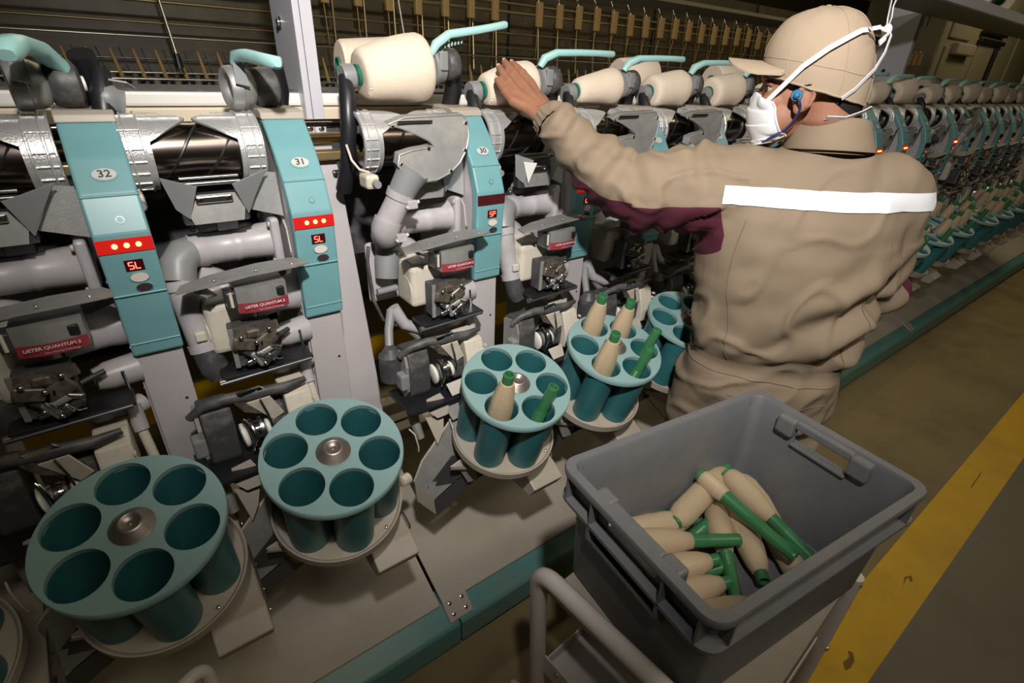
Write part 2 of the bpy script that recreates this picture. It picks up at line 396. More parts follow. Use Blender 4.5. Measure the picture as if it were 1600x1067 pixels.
def shell_wing(b, xc0, xc1, side, m, r=.066, cy=1.185, cz=1.345):
    """cast guard around the drum: end ring plus triangular wing; side=+1 wing grows to +x"""
    A = [math.radians(t) for t in range(100, -76, -6)]   # angle measured from +z(top) toward front
    vs = []; ring = .044; L = abs(xc1 - xc0)
    for t in A:
        td = math.degrees(t)
        # t = 100 top-back .. -75 below front
        if td > 96: wdt = ring
        elif td > 22: wdt = ring + (L - ring) * (1 - abs(td - 62) / 42 if abs(td - 62) < 42 else 0)
        else: wdt = ring
        wdt = max(ring, wdt)
        y = cy - math.cos(t) * r; z = cz + math.sin(t) * r
        vs.append((wdt, y, z))
    pts = []
    for wdt, y, z in vs:
        for rr in (0, 1):
            f = 1 if rr == 0 else .93
            yy = cy + (y - cy) * f; zz = cz + (z - cz) * f
            pts += [(xc0, yy, zz), (xc0 + side * wdt, yy, zz)]
    fs = []
    for i in range(len(vs) - 1):
        a = i * 4; c = a + 4
        fs += [[a, a + 1, c + 1, c], [a + 2, c + 2, c + 3, a + 3], [a + 1, a + 3, c + 3, c + 1], [a, c, c + 2, a + 2]]
    b.poly(pts, fs, m, True)
    # raised ribs round the ring
    for dx in (.002, .013, .034):
        b.tube([(xc0 + side * dx, cy - math.cos(t) * (r + .001), cz + math.sin(t) * (r + .001)) for t in A], .0022, m, 6)
    for td in (-60, -42, -24, -6, 12, 40, 70):
        t = math.radians(td); b.tube([(xc0 + side * .002, cy - math.cos(t) * (r + .001), cz + math.sin(t) * (r + .001)), (xc0 + side * .034, cy - math.cos(t) * (r + .001), cz + math.sin(t) * (r + .001))], .0018, m, 6)
    t = math.radians(62); b.tube([(xc0 + side * .034, cy - math.cos(t) * (r + .001), cz + math.sin(t) * (r + .001)), (xc0 + side * L * .9, cy - math.cos(t) * (r + .001), cz + math.sin(t) * (r + .001))], .0016, m, 6)

def make_unit(num, bar_lit, disp, nozzle_up, empty_cradle=0, label='', steep=0):
    root = empty('winding_unit', (0, 1.1, .3), label, 'winding unit', 'winding units of the yarn winding machine')
    panel_parts(root, num, bar_lit, disp)
    # housing column behind the panel
    b = MB()
    b.prism([(1.155, 1.398), (1.112, 1.355), (1.078, 1.30), (1.055, 1.24), (1.053, 1.205), (1.056, 1.15), (1.062, 1.012), (1.062, .56), (1.10, .50), (1.30, .50), (1.30, 1.395)], 0, -.037, .037, M['grey'], bev=.002)
    b.lathe([(.003, 0), (.003, .001), (0, .0015)], (.02, 1.062, .90), (0, -1, 0), M['steeld'], 8)
    b.build('housing', root, UO)
    b = MB()   # thin side sheet sticking out on the working side
    b.prism([(1.10, 1.20), (1.16, 1.255), (1.34, 1.255), (1.34, .56), (1.075, .56), (1.068, 1.0)], 0, -.0405, -.0375, M['grey'])
    for y, z in ((1.085, 1.15), (1.085, 1.08), (1.085, 1.02), (1.16, 1.22), (1.09, .93)):
        b.lathe([(.004, 0), (.004, .0015), (.002, .003), (0, .003)], (-.0405, y, z), (-1, 0, 0), M['chrome'], 8)
    b.build('side_sheet', root, UO)
    # magazine arm: sheet box reaching forward under the magazine
    b = MB()
    b.prism([(1.14, .62), (1.062, .64), (1.0, .635), (.78, .57), (.74, .545), (.76, .51), (1.14, .50)], 0, -.055, .042, M['greyb'], bev=.003)
    b.prism([(1.12, .61), (1.03, .655), (.99, .648), (.79, .583), (.79, .57), (1.12, .57)], 0, .042, .0455, M['steel'])
    for y, z in ((1.06, .625), (.97, .615), (.82, .567), (.79, .54)): b.lathe([(.004, 0), (.004, .002), (0, .0035)], (.0455, y, z), (1, 0, 0), M['steel'], 8)
    b.build('magazine_arm', root, UO)
    # drum and cast guard
    b = MB(); b.lathe([(.02, 0), (.05, .001), (.052, .05), (.049, .1), (.052, .15), (.052, .2), (.02, .201)], (-.26, 1.185, 1.345), (1, 0, 0), M['copper'], 32)
    for k in range(3):   # helical grooves of the drum
        b.tube([(-.255 + .19 * t / 14, 1.185 - math.cos(t * .42 + k * 2.1) * .0505, 1.345 + math.sin(t * .42 + k * 2.1) * .0505) for t in range(15)], .003, M['black'], 6)
    b.build('drum', root, UO)
    b = MB(); shell_wing(b, -.275, -.165, 1, M['alu']); shell_wing(b, -.048, -.160, -1, M['alu']); b.build('drum_guard', root, UO)
    # yarn trap with its two triangular flaps and pale rods
    b = MB()
    b.box(-.215, -.105, 1.075, 1.10, 1.232, 1.285, M['steeld'], .004)
    b.plate([(-.215, 1.072, 1.285), (-.105, 1.072, 1.285), (-.118, 1.066, 1.235), (-.20, 1.066, 1.235)], .003, M['alud'])
    b.cyl((-.205, 1.085, 1.302), (-.11, 1.085, 1.302), .0045, m=M['steel'], n=10).cyl((-.205, 1.092, 1.311), (-.11, 1.092, 1.311), .0035, m=M['steel'], n=10)
    b.box(-.19, -.13, 1.064, 1.070, 1.270, 1.284, M['steel'], .003)
    for sx in (-.182, -.138): b.lathe([(.0035, 0), (.0035, .002), (0, .003)], (sx, 1.064, 1.277), (0, -1, 0), M['chrome'], 8)
    b.plate([(-.235, 1.068, 1.318), (-.185, 1.055, 1.302), (-.205, 1.068, 1.245), (-.222, 1.08, 1.262)], .003, M['chuck'])
    b.plate([(-.128, 1.055, 1.302), (-.062, 1.068, 1.322), (-.072, 1.08, 1.305), (-.108, 1.068, 1.245)], .003, M['chuck'])
    b.plate([(-.07, 1.09, 1.315), (-.042, 1.10, 1.31), (-.04, 1.10, 1.225), (-.105, 1.085, 1.25)], .003, M['alu'])
    b.build('yarn_trap', root, UO)
    b = MB()   # small white stop with a knob, left of the guard
    b.box(-.292, -.262, 1.085, 1.13, 1.262, 1.292, M['beige'], .006); b.cyl((-.272, 1.085, 1.274), (-.272, 1.072, 1.274), .0095, .008, M['chuck'], 14)
    b.tube([(-.30, 1.16, 1.345), (-.303, 1.13, 1.318), (-.292, 1.12, 1.30), (-.27, 1.12, 1.292)], .0028, M['beige'], 8)
    b.build('guide_stop', root, UO)
    # cradle carrying the package
    C = MB()
    C.loft([((-.295, 1.22, 1.24), .019), ((-.29, 1.19, 1.30), .017), ((-.285, 1.175, 1.38), .0175), ((-.275, 1.19, 1.44), .018), ((-.268, 1.215, 1.475), .014)], M['black'], 14)
    C.box(-.30, .03, 1.27, 1.31, 1.255, 1.275, M['black'], .006)
    C.loft([((.018, 1.30, 1.30), .018), ((.025, 1.29, 1.38), .02), ((.03, 1.26, 1.45), .022), ((.02, 1.235, 1.50), .02)], M['black'], 14)
    if empty_cradle: cr = C
    cr = C.build('cradle', root, UO)
    b = MB()
    if not empty_cradle:
        b.lathe([(.006, -.0265), (.024, -.026), (.0255, -.02), (.0255, .0), (.02, .001), (.0, .001)], (-.247, 1.22, 1.477), (1, 0, .08), M['chuck'], 24)
        b.lathe([(.0, -.027), (.007, -.028), (.007, -.026)], (-.247, 1.22, 1.477), (1, 0, .08), M['blackd'], 12)
    else:
        b.lathe([(.0, -.02), (.022, -.02), (.0245, -.014), (.0245, .0), (.02, .004), (.02, .014), (.0, .015)], (-.262, 1.195, 1.43), (.95, .1, -.25), M['chuck'], 24)
        b.plate([(-.262, 1.17, 1.462), (-.238, 1.165, 1.458), (-.226, 1.185, 1.448)], .003, M['chuck'])
    b.build('small_chuck', cr, UO)
    b = MB()
    if not empty_cradle:
        dx = (1, 0, .11)
        b.lathe([(.0, -.002), (.030, 0), (.039, .003), (.040, .012), (.037, .014), (.038, .030), (.030, .034), (.022, .036), (.022, .046)], (-.060, 1.22, 1.503), dx, M['chuck'], 32)
        b.lathe([(.022, .040), (.030, .042), (.034, .048), (.034, .068), (.029, .074), (0, .074)], (-.060, 1.22, 1.503), dx, M['blackd'], 32)
        b.box(-.052, -.030, 1.178, 1.19, 1.495, 1.535, M['chuck'], .003)
    else:
        dx = (1, .12, .03)
        b.lathe([(.0, .012), (.022, .012), (.026, .004), (.035, 0), (.038, .004), (.039, .02), (.036, .022), (.036, .034), (.030, .046), (.022, .05)], (-.083, 1.19, 1.452), dx, M['alud'], 32)
        b.lathe([(.022, .045), (.033, .052), (.036, .066), (.036, .086), (.028, .092), (0, .092)], (-.083, 1.19, 1.452), dx, M['blackd'], 32)
        b.lathe([(.012, .09), (.012, .098), (0, .098)], (-.083, 1.19, 1.452), dx, M['white'], 16)
        b.plate([(-.073, 1.148, 1.46), (-.05, 1.148, 1.455), (-.052, 1.17, 1.498), (-.068, 1.17, 1.498)], .004, M['chuck'])
    b.build('large_chuck', cr, UO)
    b = MB()
    def blade(p, wd, th, m):   # handle swept with a flat oval section, (point, width dir)
        vs = []; n = 12; P = [Vector(q) for q in p]
        for i, q in enumerate(P):
            t = (P[min(i + 1, len(P) - 1)] - P[max(i - 1, 0)]).normalized(); side = t.cross(Vector((0, 0, 1))).normalized(); up = side.cross(t)
            s_ = wd[i]; h_ = th[i]
            for k in range(n):
                a = 2 * PI * k / n; ca, sa = math.cos(a), math.sin(a)
                vs.append(q + side * s_ * math.copysign(abs(ca) ** .6, ca) + up * h_ * math.copysign(abs(sa) ** .6, sa))
        fs = [[i * n + k, i * n + (k + 1) % n, (i + 1) * n + (k + 1) % n, (i + 1) * n + k] for i in range(len(P) - 1) for k in range(n)]
        b.poly(vs, fs + [list(range(n)), list(range((len(P) - 1) * n, len(P) * n))], m)
    if empty_cradle == 0:
        hz = [1.528, 1.548, 1.569, 1.582, 1.592, 1.598, 1.599] if steep else [1.540, 1.560, 1.574, 1.578, 1.580, 1.580, 1.580]
        b_pts = [(x_, y_, z_) for (x_, y_), z_ in zip(((-.066, 1.195), (-.056, 1.19), (-.025, 1.185), (.05, 1.18), (.10, 1.18), (.128, 1.18), (.135, 1.18)) if steep else ((-.066, 1.195), (-.056, 1.19), (-.020, 1.185), (.06, 1.18), (.13, 1.18), (.185, 1.18), (.193, 1.18)), hz)]
        blade(b_pts, [.010, .013, .011, .011, .010, .009, .005], [.008, .010, .009, .0085, .008, .0085, .006], M['teal_hand'])
        for k in range(7): b.plate([(-.04 + k * .009, 1.197, hz[1] - .008 + k * .0022), (-.037 + k * .009, 1.197, hz[1] - .008 + k * .0022), (-.035 + k * .009, 1.197, hz[1] + .004 + k * .0015), (-.038 + k * .009, 1.197, hz[1] + .004 + k * .0015)], .003, M['teal_hand'])
    elif empty_cradle == 1:
        blade([(-.062, 1.175, 1.492), (-.056, 1.165, 1.506), (-.05, 1.13, 1.508), (-.04, 1.06, 1.502), (-.032, 1.01, 1.498), (-.031, 1.004, 1.4975)], [.009, .014, .014, .012, .011, .006], [.008, .010, .010, .010, .010, .006], M['teal_hand'])
    else:
        blade([(.00, 1.19, 1.455), (-.012, 1.175, 1.482), (-.03, 1.14, 1.503), (-.05, 1.08, 1.509), (-.058, 1.03, 1.500), (-.060, 1.02, 1.494)], [.009, .013, .016, .017, .016, .010], [.008, .010, .011, .012, .014, .008], M['teal_hand'])
    b.build('handle', cr, UO)
    if empty_cradle == 0 and not steep: cr.location.z = -.027
    # horizontal suction pipe and its flange
    ez = 1.172
    b = MB()
    b.loft([((-.215, 1.125, ez), .031), ((-.19, 1.127, ez), .033), ((-.185, 1.127, ez), .030), ((-.14, 1.130, ez), .031), ((-.135, 1.130, ez), .033), ((-.125, 1.130, ez), .031), ((-.075, 1.135, ez), .036), ((-.068, 1.135, ez), .038)], M['pipe'], 26)
    b.box(-.070, -.052, 1.092, 1.185, ez - .048, ez + .052, M['pipe'], .006)
    for dy, dz in ((-.036, .04), (-.036, -.036), (.04, .04)): b.lathe([(.006, 0), (.006, .004), (.003, .005), (0, .005)], (-.070, 1.135 + dy, ez + dz), (-1, 0, 0), M['pipe'], 10)
    b.build('suction_pipe', root, UO)
    b = MB()
    if not nozzle_up:   # elbow and pipe swung down in front
        b.loft([((-.205, 1.125, ez), .030), ((-.225, 1.118, ez - .002), .031), ((-.240, 1.105, ez - .016), .031), ((-.247, 1.092, ez - .045), .030)], M['chuck'], 24)
        b.loft([((-.247, 1.092, ez - .04), .0285), ((-.246, 1.088, ez - .058), .0285)], M['pipe'], 24)
        b.loft([((-.246, 1.088, ez - .055), .025), ((-.240, 1.07, ez - .15), .0235), ((-.238, 1.066, ez - .165), .0235), ((-.238, 1.066, ez - .166), .027), ((-.237, 1.062, ez - .18), .027)], M['pipe'], 24)
        b.loft([((-.237, 1.062, ez - .178), .024), ((-.23, 1.05, ez - .215), .026), ((-.222, 1.046, ez - .235), .022)], M['blackd'], 20)
        b.box(-.248, -.230, 1.038, 1.048, ez - .150, ez - .132, M['beige'], .002)
        b.sphere((-.20, 1.13, ez + .04), .006, M['steeld']); b.cyl((-.19, 1.14, ez + .035), (-.15, 1.14, ez + .04), .014, m=M['chuck'], n=14)
        b.box(-.16, -.12, 1.125, 1.15, ez + .03, ez + .052, M['steeld'], .002)
    else:               # pipe swung up, fan shaped suction mouth before the drum
        pts = [(-.262, 1.05, 1.395), (-.225, 1.046, 1.408), (-.09, 1.044, 1.412), (-.078, 1.043, 1.400), (-.075, 1.04, 1.37), (-.085, 1.035, 1.34), (-.105, 1.03, 1.315), (-.13, 1.027, 1.296), (-.165, 1.024, 1.284), (-.20, 1.024, 1.282), (-.235, 1.026, 1.292), (-.255, 1.03, 1.318), (-.248, 1.034, 1.338), (-.215, 1.036, 1.345), (-.182, 1.037, 1.348), (-.166, 1.038, 1.352), (-.176, 1.040, 1.362), (-.205, 1.043, 1.376), (-.235, 1.046, 1.388)]
        pts = [(x + .012, y, z) for x, y, z in pts]
        def rounded(p): return p
        k = len(pts); front = [Vector(p) for p in pts]; back = [p + Vector((0, .022, .004)) for p in front]
        ins = []; cc = Vector((-.13, 1.037, 1.34))
        b.poly(front + back, [list(range(k)), list(range(k, 2 * k))] + [[i, (i + 1) % k, k + (i + 1) % k, k + i] for i in range(k)], M['alud'], False)
        b.tube(front + [front[0]], .0020, M['alud'], 6, False)
        for i in (0, 3, 5, 7, 9, 14, 11): b.lathe([(.004, 0), (.004, .002), (.002, .003), (0, .003)], front[i] * .93 + cc * .07 + Vector((0, -.0015, 0)), (0, -1, 0), M['chrome'], 8)
        b.box(-.235, -.155, 1.036, 1.040, 1.399, 1.404, M['steel'], .001)
        b.loft([((-.205, 1.035, 1.305), .034), ((-.218, 1.04, 1.285), .031), ((-.235, 1.045, 1.255), .028)], M['chuck'], 24)
        b.loft([((-.233, 1.044, 1.262), .0295), ((-.238, 1.047, 1.248), .0295)], M['pipe'], 24)
        b.loft([((-.236, 1.046, 1.25), .0265), ((-.262, 1.06, 1.195), .0275)], M['pipe'], 24)
        b.loft([((-.260, 1.06, 1.20), .031), ((-.268, 1.062, 1.18), .031), ((-.266, 1.07, 1.165), .032), ((-.25, 1.09, 1.158), .03), ((-.225, 1.11, 1.168), .03)], M['pipe'], 24)
        for p in ((-.222, 1.012, 1.238), (-.245, 1.026, 1.165)):
            b.box(p[0] - .012, p[0] + .012, p[1], p[1] + .012, p[2] - .009, p[2] + .009, M['pipe'], .002); b.cyl((p[0] - .014, p[1] + .004, p[2] - .006), (p[0] + .016, p[1] + .004, p[2] + .006), .004, m=M['beige'], n=8)
        b.loft([((-.235, 1.12, 1.15), .027), ((-.25, 1.11, 1.09), .029), ((-.258, 1.10, 1.05), .026)], M['chuck'], 22)
        b.loft([((-.242, 1.115, 1.125), .030), ((-.244, 1.113, 1.115), .030)], M['pipe'], 22)
        b.box(-.29, -.19, 1.13, 1.15, .98, 1.13, M['grey'], .012)
        b.tube([(-.29, 1.115, 1.13), (-.298, 1.11, 1.10), (-.295, 1.10, 1.0), (-.28, 1.09, .95), (-.25, 1.08, .93)], .004, M['blackd'], 8)
        b.cyl((-.285, 1.10, 1.02), (-.235, 1.10, 1.022), .008, m=M['chuck'], n=12)
    b.build('suction_nozzle', root, UO)
    # splicer motor box
    b = MB()
    b.box(-.225, -.135, 1.035, 1.12, .985, 1.09, M['beige'], .012, 3); b.box(-.222, -.13, 1.04, 1.125, 1.055, 1.094, M['beige'], .008)
    b.cyl((-.226, 1.07, 1.03), (-.222, 1.07, 1.03), .03, m=M['beige'], n=20)
    b.build('motor_box', root, UO)
    b = MB()   # pale stub pipes on the side sheet
    b.loft([((-.135, 1.09, 1.055), .030), ((-.075, 1.10, 1.06), .032), ((-.040, 1.11, 1.06), .040)], M['pipe'], 20)
    b.loft([((-.105, 1.06, .985), .020), ((-.085, 1.065, .985), .026), ((-.040, 1.075, .985), .028)], M['pipe'], 20)
    b.loft([((-.215, 1.135, 1.12), .033), ((-.18, 1.135, 1.10), .027), ((-.17, 1.12, 1.08), .024)], M['pipe'], 20)
    b.build('stub_pipe', root, UO)
    # yarn clearer: curved top sheet, sensor body with red label
    b = MB(); n = 10; top = []; bot = []
    outline = [(-.262, .985), (-.23, .972), (-.15, .968), (-.06, .978), (-.035, .992), (-.038, 1.03), (-.05, 1.055), (-.12, 1.045), (-.2, 1.04), (-.25, 1.025)]
    f = lambda x, y: 1.150 + .012 * math.sin((x + .262) * 11) - (y - .97) * .10 + (x + .15) * .03
    vs = [(x, y, f(x, y)) for x, y in outline]; k = len(vs)
    b.poly(vs + [(x, y, z - .004) for x, y, z in vs], [list(range(k)), list(range(k, 2 * k))] + [[i, (i + 1) % k, k + (i + 1) % k, k + i] for i in range(k)], M['alud'], False)
    for x, y in ((-.20, .99), (-.13, .99), (-.065, .995)): b.lathe([(.003, 0), (.003, .002), (0, .003)], (x, y, f(x, y)), (0, 0, 1), M['chrome'], 8)
    b.plate([(-.235, .99, 1.143), (-.22, 1.03, 1.139), (-.198, 1.01, 1.12), (-.215, .985, 1.128)], .003, M['alud'])
    b.build('deflector_sheet', root, UO)
    b = MB()
    arc = [(-.172 + .088 * t / 10, .986 - .010 * math.sin(PI * t / 10)) for t in range(11)]
    vs = [(x, y, 1.134) for x, y in arc] + [(x, y, 1.085) for x, y in arc] + [(x, 1.04, 1.134) for x, y in arc] + [(x, 1.04, 1.085) for x, y in arc]
    fs = []
    for i in range(10): fs += [[i, i + 1, 12 + i, 11 + i], [i, 22 + i, 23 + i, i + 1], [11 + i, 12 + i, 34 + i, 33 + i], [22 + i, 33 + i, 34 + i, 23 + i]]
    fs += [[0, 11, 33, 22], [10, 32, 43, 21]]
    b.poly(vs, fs, M['alud'], False)
    b.box(-.104, -.090, .976, .984, 1.110, 1.126, M['black'], .002)
    b.box(-.189, -.172, .985, 1.02, 1.095, 1.128, M['steeld'], .003); b.cyl((-.181, .984, 1.128), (-.181, .984, 1.10), .003, m=M['beige'], n=8)
    q = b.build('yarn_clearer', root, UO)
    b = MB(); off = .0012
    vs = []; arc2 = arc
    for z in (1.1045, 1.085): vs += [(x, y - off, z) for x, y in arc2]
    b.poly(vs, [[i, i + 1, 12 + i, 11 + i] for i in range(10)], M['maroon'], False)
    mid = Vector((-.128, .9743, 1.0975)); textmesh('USTER QUANTUM 3', .0074, mid + Vector((0, -.0006, .0012)), (1, 0, 0), (0, 0, 1), M['labw'], b, bold=.0002, sx=1.05)
    textmesh('Yarn Clearing Technology', .0040, mid + Vector((.010, -.0006, -.0075)), (1, 0, 0), (0, 0, 1), M['labw'], b, sx=1.05)
    b.build('label_strip', q, UO)
    # splicer head
    b = MB()
    b.box(-.195, -.120, .992, 1.03, .972, 1.055, M['blackd'], .004)
    b.plate([(-.198, .988, 1.058), (-.198, .992, .975), (-.19, .99, .975), (-.19, .986, 1.058)], .004, M['alud'])
    b.plate([(-.195, .985, 1.055), (-.150, .975, 1.062), (-.112, .982, 1.06), (-.11, .984, 1.04), (-.145, .972, 1.035), (-.19, .98, 1.037)], .004, M['brown'])
    for i, (x, z, sx, sz, ro, mm) in enumerate(((-.178, 1.028, .020, .012, .3, 'brown'), (-.138, 1.026, .018, .014, -.5, 'brown'), (-.158, 1.044, .013, .008, 0, 'brown'), (-.172, 1.004, .013, .006, .8, 'steeld'), (-.145, 1.005, .018, .006, -.35, 'alud'), (-.16, .99, .018, .006, 1.1, 'alud'), (-.135, .988, .02, .007, -.6, 'steeld'), (-.172, .985, .010, .006, -.2, 'steel'), (-.126, 1.008, .012, .005, .4, 'steel'), (-.150, 1.016, .006, .016, .2, 'brown'))):
        R = Matrix.Rotation(ro, 3, 'Y')
        b.box(x - sx, x + sx, .968 + .002 * (i % 4), .978 + .002 * (i % 4), z - sz, z + sz, M[mm], min(sx, sz) * .8, 3, R=R)
    for x, z in ((-.182, 1.046), (-.132, 1.052), (-.158, 1.03), (-.168, .996), (-.14, .998), (-.15, .982)): b.lathe([(.0045, 0), (.0045, .003), (.002, .005), (0, .005)], (x, .966, z), (0, -1, 0), M['steel'], 10)
    for k in range(5): b.tube([(-.165 + k * .007, .964, 1.012 - k * .004), (-.155 + k * .007, .957, 1.0 - k * .003), (-.150 + k * .008, .966, .984)], .0012, M['chrome'], 6)
    b.cyl((-.12, 1.01, 1.01), (-.085, 1.03, 1.012), .005, m=M['steeld'], n=10)
    b.build('splicer', root, UO)
    # black blade bar under the splicer
    b = MB(); b.box(-.225, -.055, .985, 1.045, .955, .962, M['black'], .002); b.tube([(-.232, .984, .951), (-.06, .984, .957)], .004, M['steeld'], 8); b.cyl((-.232, .99, .952), (-.222, .99, .952), .007, m=M['brown'], n=10)
    b.build('blade_bar', root, UO)
    # cleaning tube with ball joint
    b = MB()
    b.sphere((-.112, 1.045, .918), .017, M['beige'], (1.4, 1, 1)); b.loft([((-.10, 1.045, .918), .013), ((-.07, 1.05, .918), .014), ((-.064, 1.05, .918), .018), ((-.05, 1.06, .918), .018)], M['pipe'], 16)
    b.loft([((-.064, 1.035, .93), .012), ((-.064, 1.03, .895), .013), ((-.063, 1.022, .88), .0125)], M['pipe'], 16); b.loft([((-.063, 1.024, .882), .0085), ((-.056, 1.0, .80), .0085)], M['beige'], 14)
    b.tube([(-.062, 1.04, 1.0), (-.06, 1.035, .95)], .003, M['chrome'], 6)
    if nozzle_up:
        b.loft([((-.258, 1.08, .98), .017), ((-.235, 1.07, .935), .015), ((-.19, 1.06, .91), .013), ((-.12, 1.05, .915), .014)], M['pipe'], 14)
        b.loft([((-.262, 1.08, .975), .011), ((-.285, 1.05, .94), .0105), ((-.300, 1.02, .90), .010)], M['chuck'], 14)
        b.loft([((-.24, 1.08, .94), .010), ((-.2, 1.07, .89), .010), ((-.15, 1.06, .85), .010)], M['chuck'], 14)
        b.cyl((-.302, 1.01, .915), (-.302, 1.01, .895), .014, .026, M['blackd'], 20).cyl((-.302, 1.01, .895), (-.302, 1.01, .83), .029, .028, M['blackd'], 22)
    b.build('cleaning_tube', root, UO)
    # yarn tensioner
    TS = Matrix.Translation((-.18, 0, .85)) @ Matrix.Diagonal((1.35, 1, 1.2, 1)) @ Matrix.Translation((.13, 0, -.84))
    b = MB(); b.T = TS
    prof = [(-.0, 0), ]
    b.prism([(.985, .895), (.965, .89), (.955, .865), (.955, .80), (.965, .787), (.99, .785), (1.03, .80), (1.03, .885), (1.01, .897)], 0, -.205, -.165, M['blackd'], bev=.004, smooth=False)
    b.prism([(.985, .89), (.965, .885), (.957, .865), (.957, .81), (.975, .79), (1.02, .80), (1.02, .885)], 0, -.211, -.206, M['alud'])
    for y, z in ((.985, .882), (.97, .81)): b.lathe([(.003, 0), (.003, .002), (0, .003)], (-.211, y, z), (-1, 0, 0), M['chrome'], 8)
    b.prism([(.985, .875), (.962, .87), (.95, .845), (.952, .81), (.97, .80), (1.02, .81), (1.02, .87)], 0, -.118, -.096, M['blackd'], bev=.003)
    b.prism([(.99, .892), (.955, .885), (.935, .83), (.935, .80), (.96, .795), (1.03, .82), (1.03, .892)], 0, -.094, -.055, M['beige'], bev=.003)
    for k in range(6): b.box(-.0562, -.053, .937 + k * .002, .947 + k * .002, .872 - k * .012 - .003, .872 - k * .012 + .002, M['beige'], .001)
    for x, r, m_ in ((-.160, .022, 'white'), (-.148, .026, 'steel'), (-.141, .02, 'chrome'), (-.134, .026, 'steel'), (-.126, .018, 'white')):
        b.lathe([(0, 0), (r * .8, 0), (r, .002), (r, .006), (r * .8, .009), (0, .009)], (x, .965, .828), (1, 0, .1), M[m_], 24)
    b.tube([(-.155, .948, .868), (-.150, .94, .858), (-.146, .935, .83), (-.15, .938, .81)], .003, M['chrome'], 8)
    b.box(-.222, -.205, .955, .985, .815, .85, M['chuck'], .004)
    b.prism([(.90, .792), (.90, .786), (1.03, .775), (1.03, .785)], 0, -.225, -.06, M['black'], bev=.001)
    b.build('tensioner', root, UO)
    b = MB(); b.T = TS   # curved dark brake arm and clips on top of the tensioner
    b.loft([((-.215, .975, .885), .007), ((-.20, .965, .902), .008), ((-.17, .96, .908), .009), ((-.13, .955, .906), .010), ((-.09, .955, .902), .009), ((-.06, .96, .905), .005)], M['blackd'], 10)
    b.plate([(-.155, .945, .918), (-.125, .945, .920), (-.115, .95, .908), (-.15, .95, .905)], .004, M['chrome'])
    b.plate([(-.160, .95, .90), (-.115, .95, .89), (-.105, .955, .872), (-.13, .95, .868), (-.15, .95, .88)], .003, M['brown'])
    b.plate([(-.145, .948, .895), (-.115, .94, .90), (-.10, .945, .86), (-.115, .95, .85)], .003, M['beige'])
    b.tube([(-.128, .94, .90), (-.122, .938, .87), (-.12, .936, .845)], .0016, M['steel'], 6)
    b.build('brake_arm', root, UO)
    # bobbin chute below: leaf shaped sheets and folding pan
    b = MB(); b.T = Matrix.Translation((-.09, 0, .02))
    b.plate([(-.165, .93, .775), (-.13, .925, .785), (-.115, .91, .755), (-.125, .90, .735), (-.15, .905, .73), (-.168, .915, .75)], .004, M['greyb'])
    b.plate([(-.17, .93, .725), (-.125, .92, .72), (-.138, .90, .69), (-.155, .90, .655)], .003, M['greyb'])
    b.plate([(-.12, .92, .74), (-.085, .915, .75), (-.088, .90, .715), (-.11, .90, .71)], .003, M['alud'])
    b.plate([(-.11, .93, .80), (-.07, .92, .81), (-.075, .90, .785), (-.105, .91, .775)], .003, M['greyb'])
    b.loft([((-.19, .98, .76), .014), ((-.185, .96, .70), .013), ((-.18, .94, .66), .010)], M['alud'], 12)
    b.tube([(-.21, .94, .70), (-.205, .92, .695), (-.20, .915, .66), (-.198, .92, .64)], .002, M['beige'], 6)
    b.tube([(-.115, .91, .71), (-.11, .90, .68), (-.10, .89, .67)], .002, M['beige'], 6)
    b.T = Matrix.Translation((-.215, 0, .615)) @ Matrix.Diagonal((1.55, 1, 1.35, 1)) @ Matrix.Translation((.15, 0, -.585))
    b.plate([(-.205, .93, .545), (-.195, .91, .60), (-.135, .92, .665), (-.105, .90, .625), (-.10, .87, .575), (-.19, .875, .52)], .003, M['alud'])
    b.tube([(-.205, .93, .545), (-.195, .91, .60), (-.135, .92, .665), (-.105, .90, .625), (-.10, .87, .575)], .0022, M['beige'], 6)
    b.plate([(-.195, .89, .545), (-.15, .885, .60), (-.115, .875, .590), (-.15, .868, .545)], .002, M['steeld'])
    b.plate([(-.205, .93, .545), (-.19, .875, .52), (-.19, .865, .49), (-.205, .92, .50)], .003, M['greyb'])
    b.plate([(-.19, .872, .52), (-.10, .868, .572), (-.10, .858, .545), (-.19, .862, .49)], .003, M['steeld'])
    b.plate([(-.165, .85, .60), (-.135, .85, .61), (-.12, .85, .585), (-.155, .85, .59)], .003, M['beige'])
    b.plate([(-.15, .852, .59), (-.125, .852, .585), (-.115, .845, .545), (-.135, .845, .548)], .003, M['alud'])
    b.tube([(-.165, .845, .60), (-.115, .84, .575), (-.09, .838, .565)], .0035, M['alud'], 8); b.loft([((-.105, .838, .57), .005), ((-.085, .836, .563), .007), ((-.075, .835, .56), .007)], M['pipe'], 10)
    b.lathe([(.012, 0), (.012, .014), (.006, .016), (0, .016)], (-.215, .93, .56), (-1, -.3, 0), M['beige'], 14)
    b.build('bobbin_chute', root, UO)
    return root

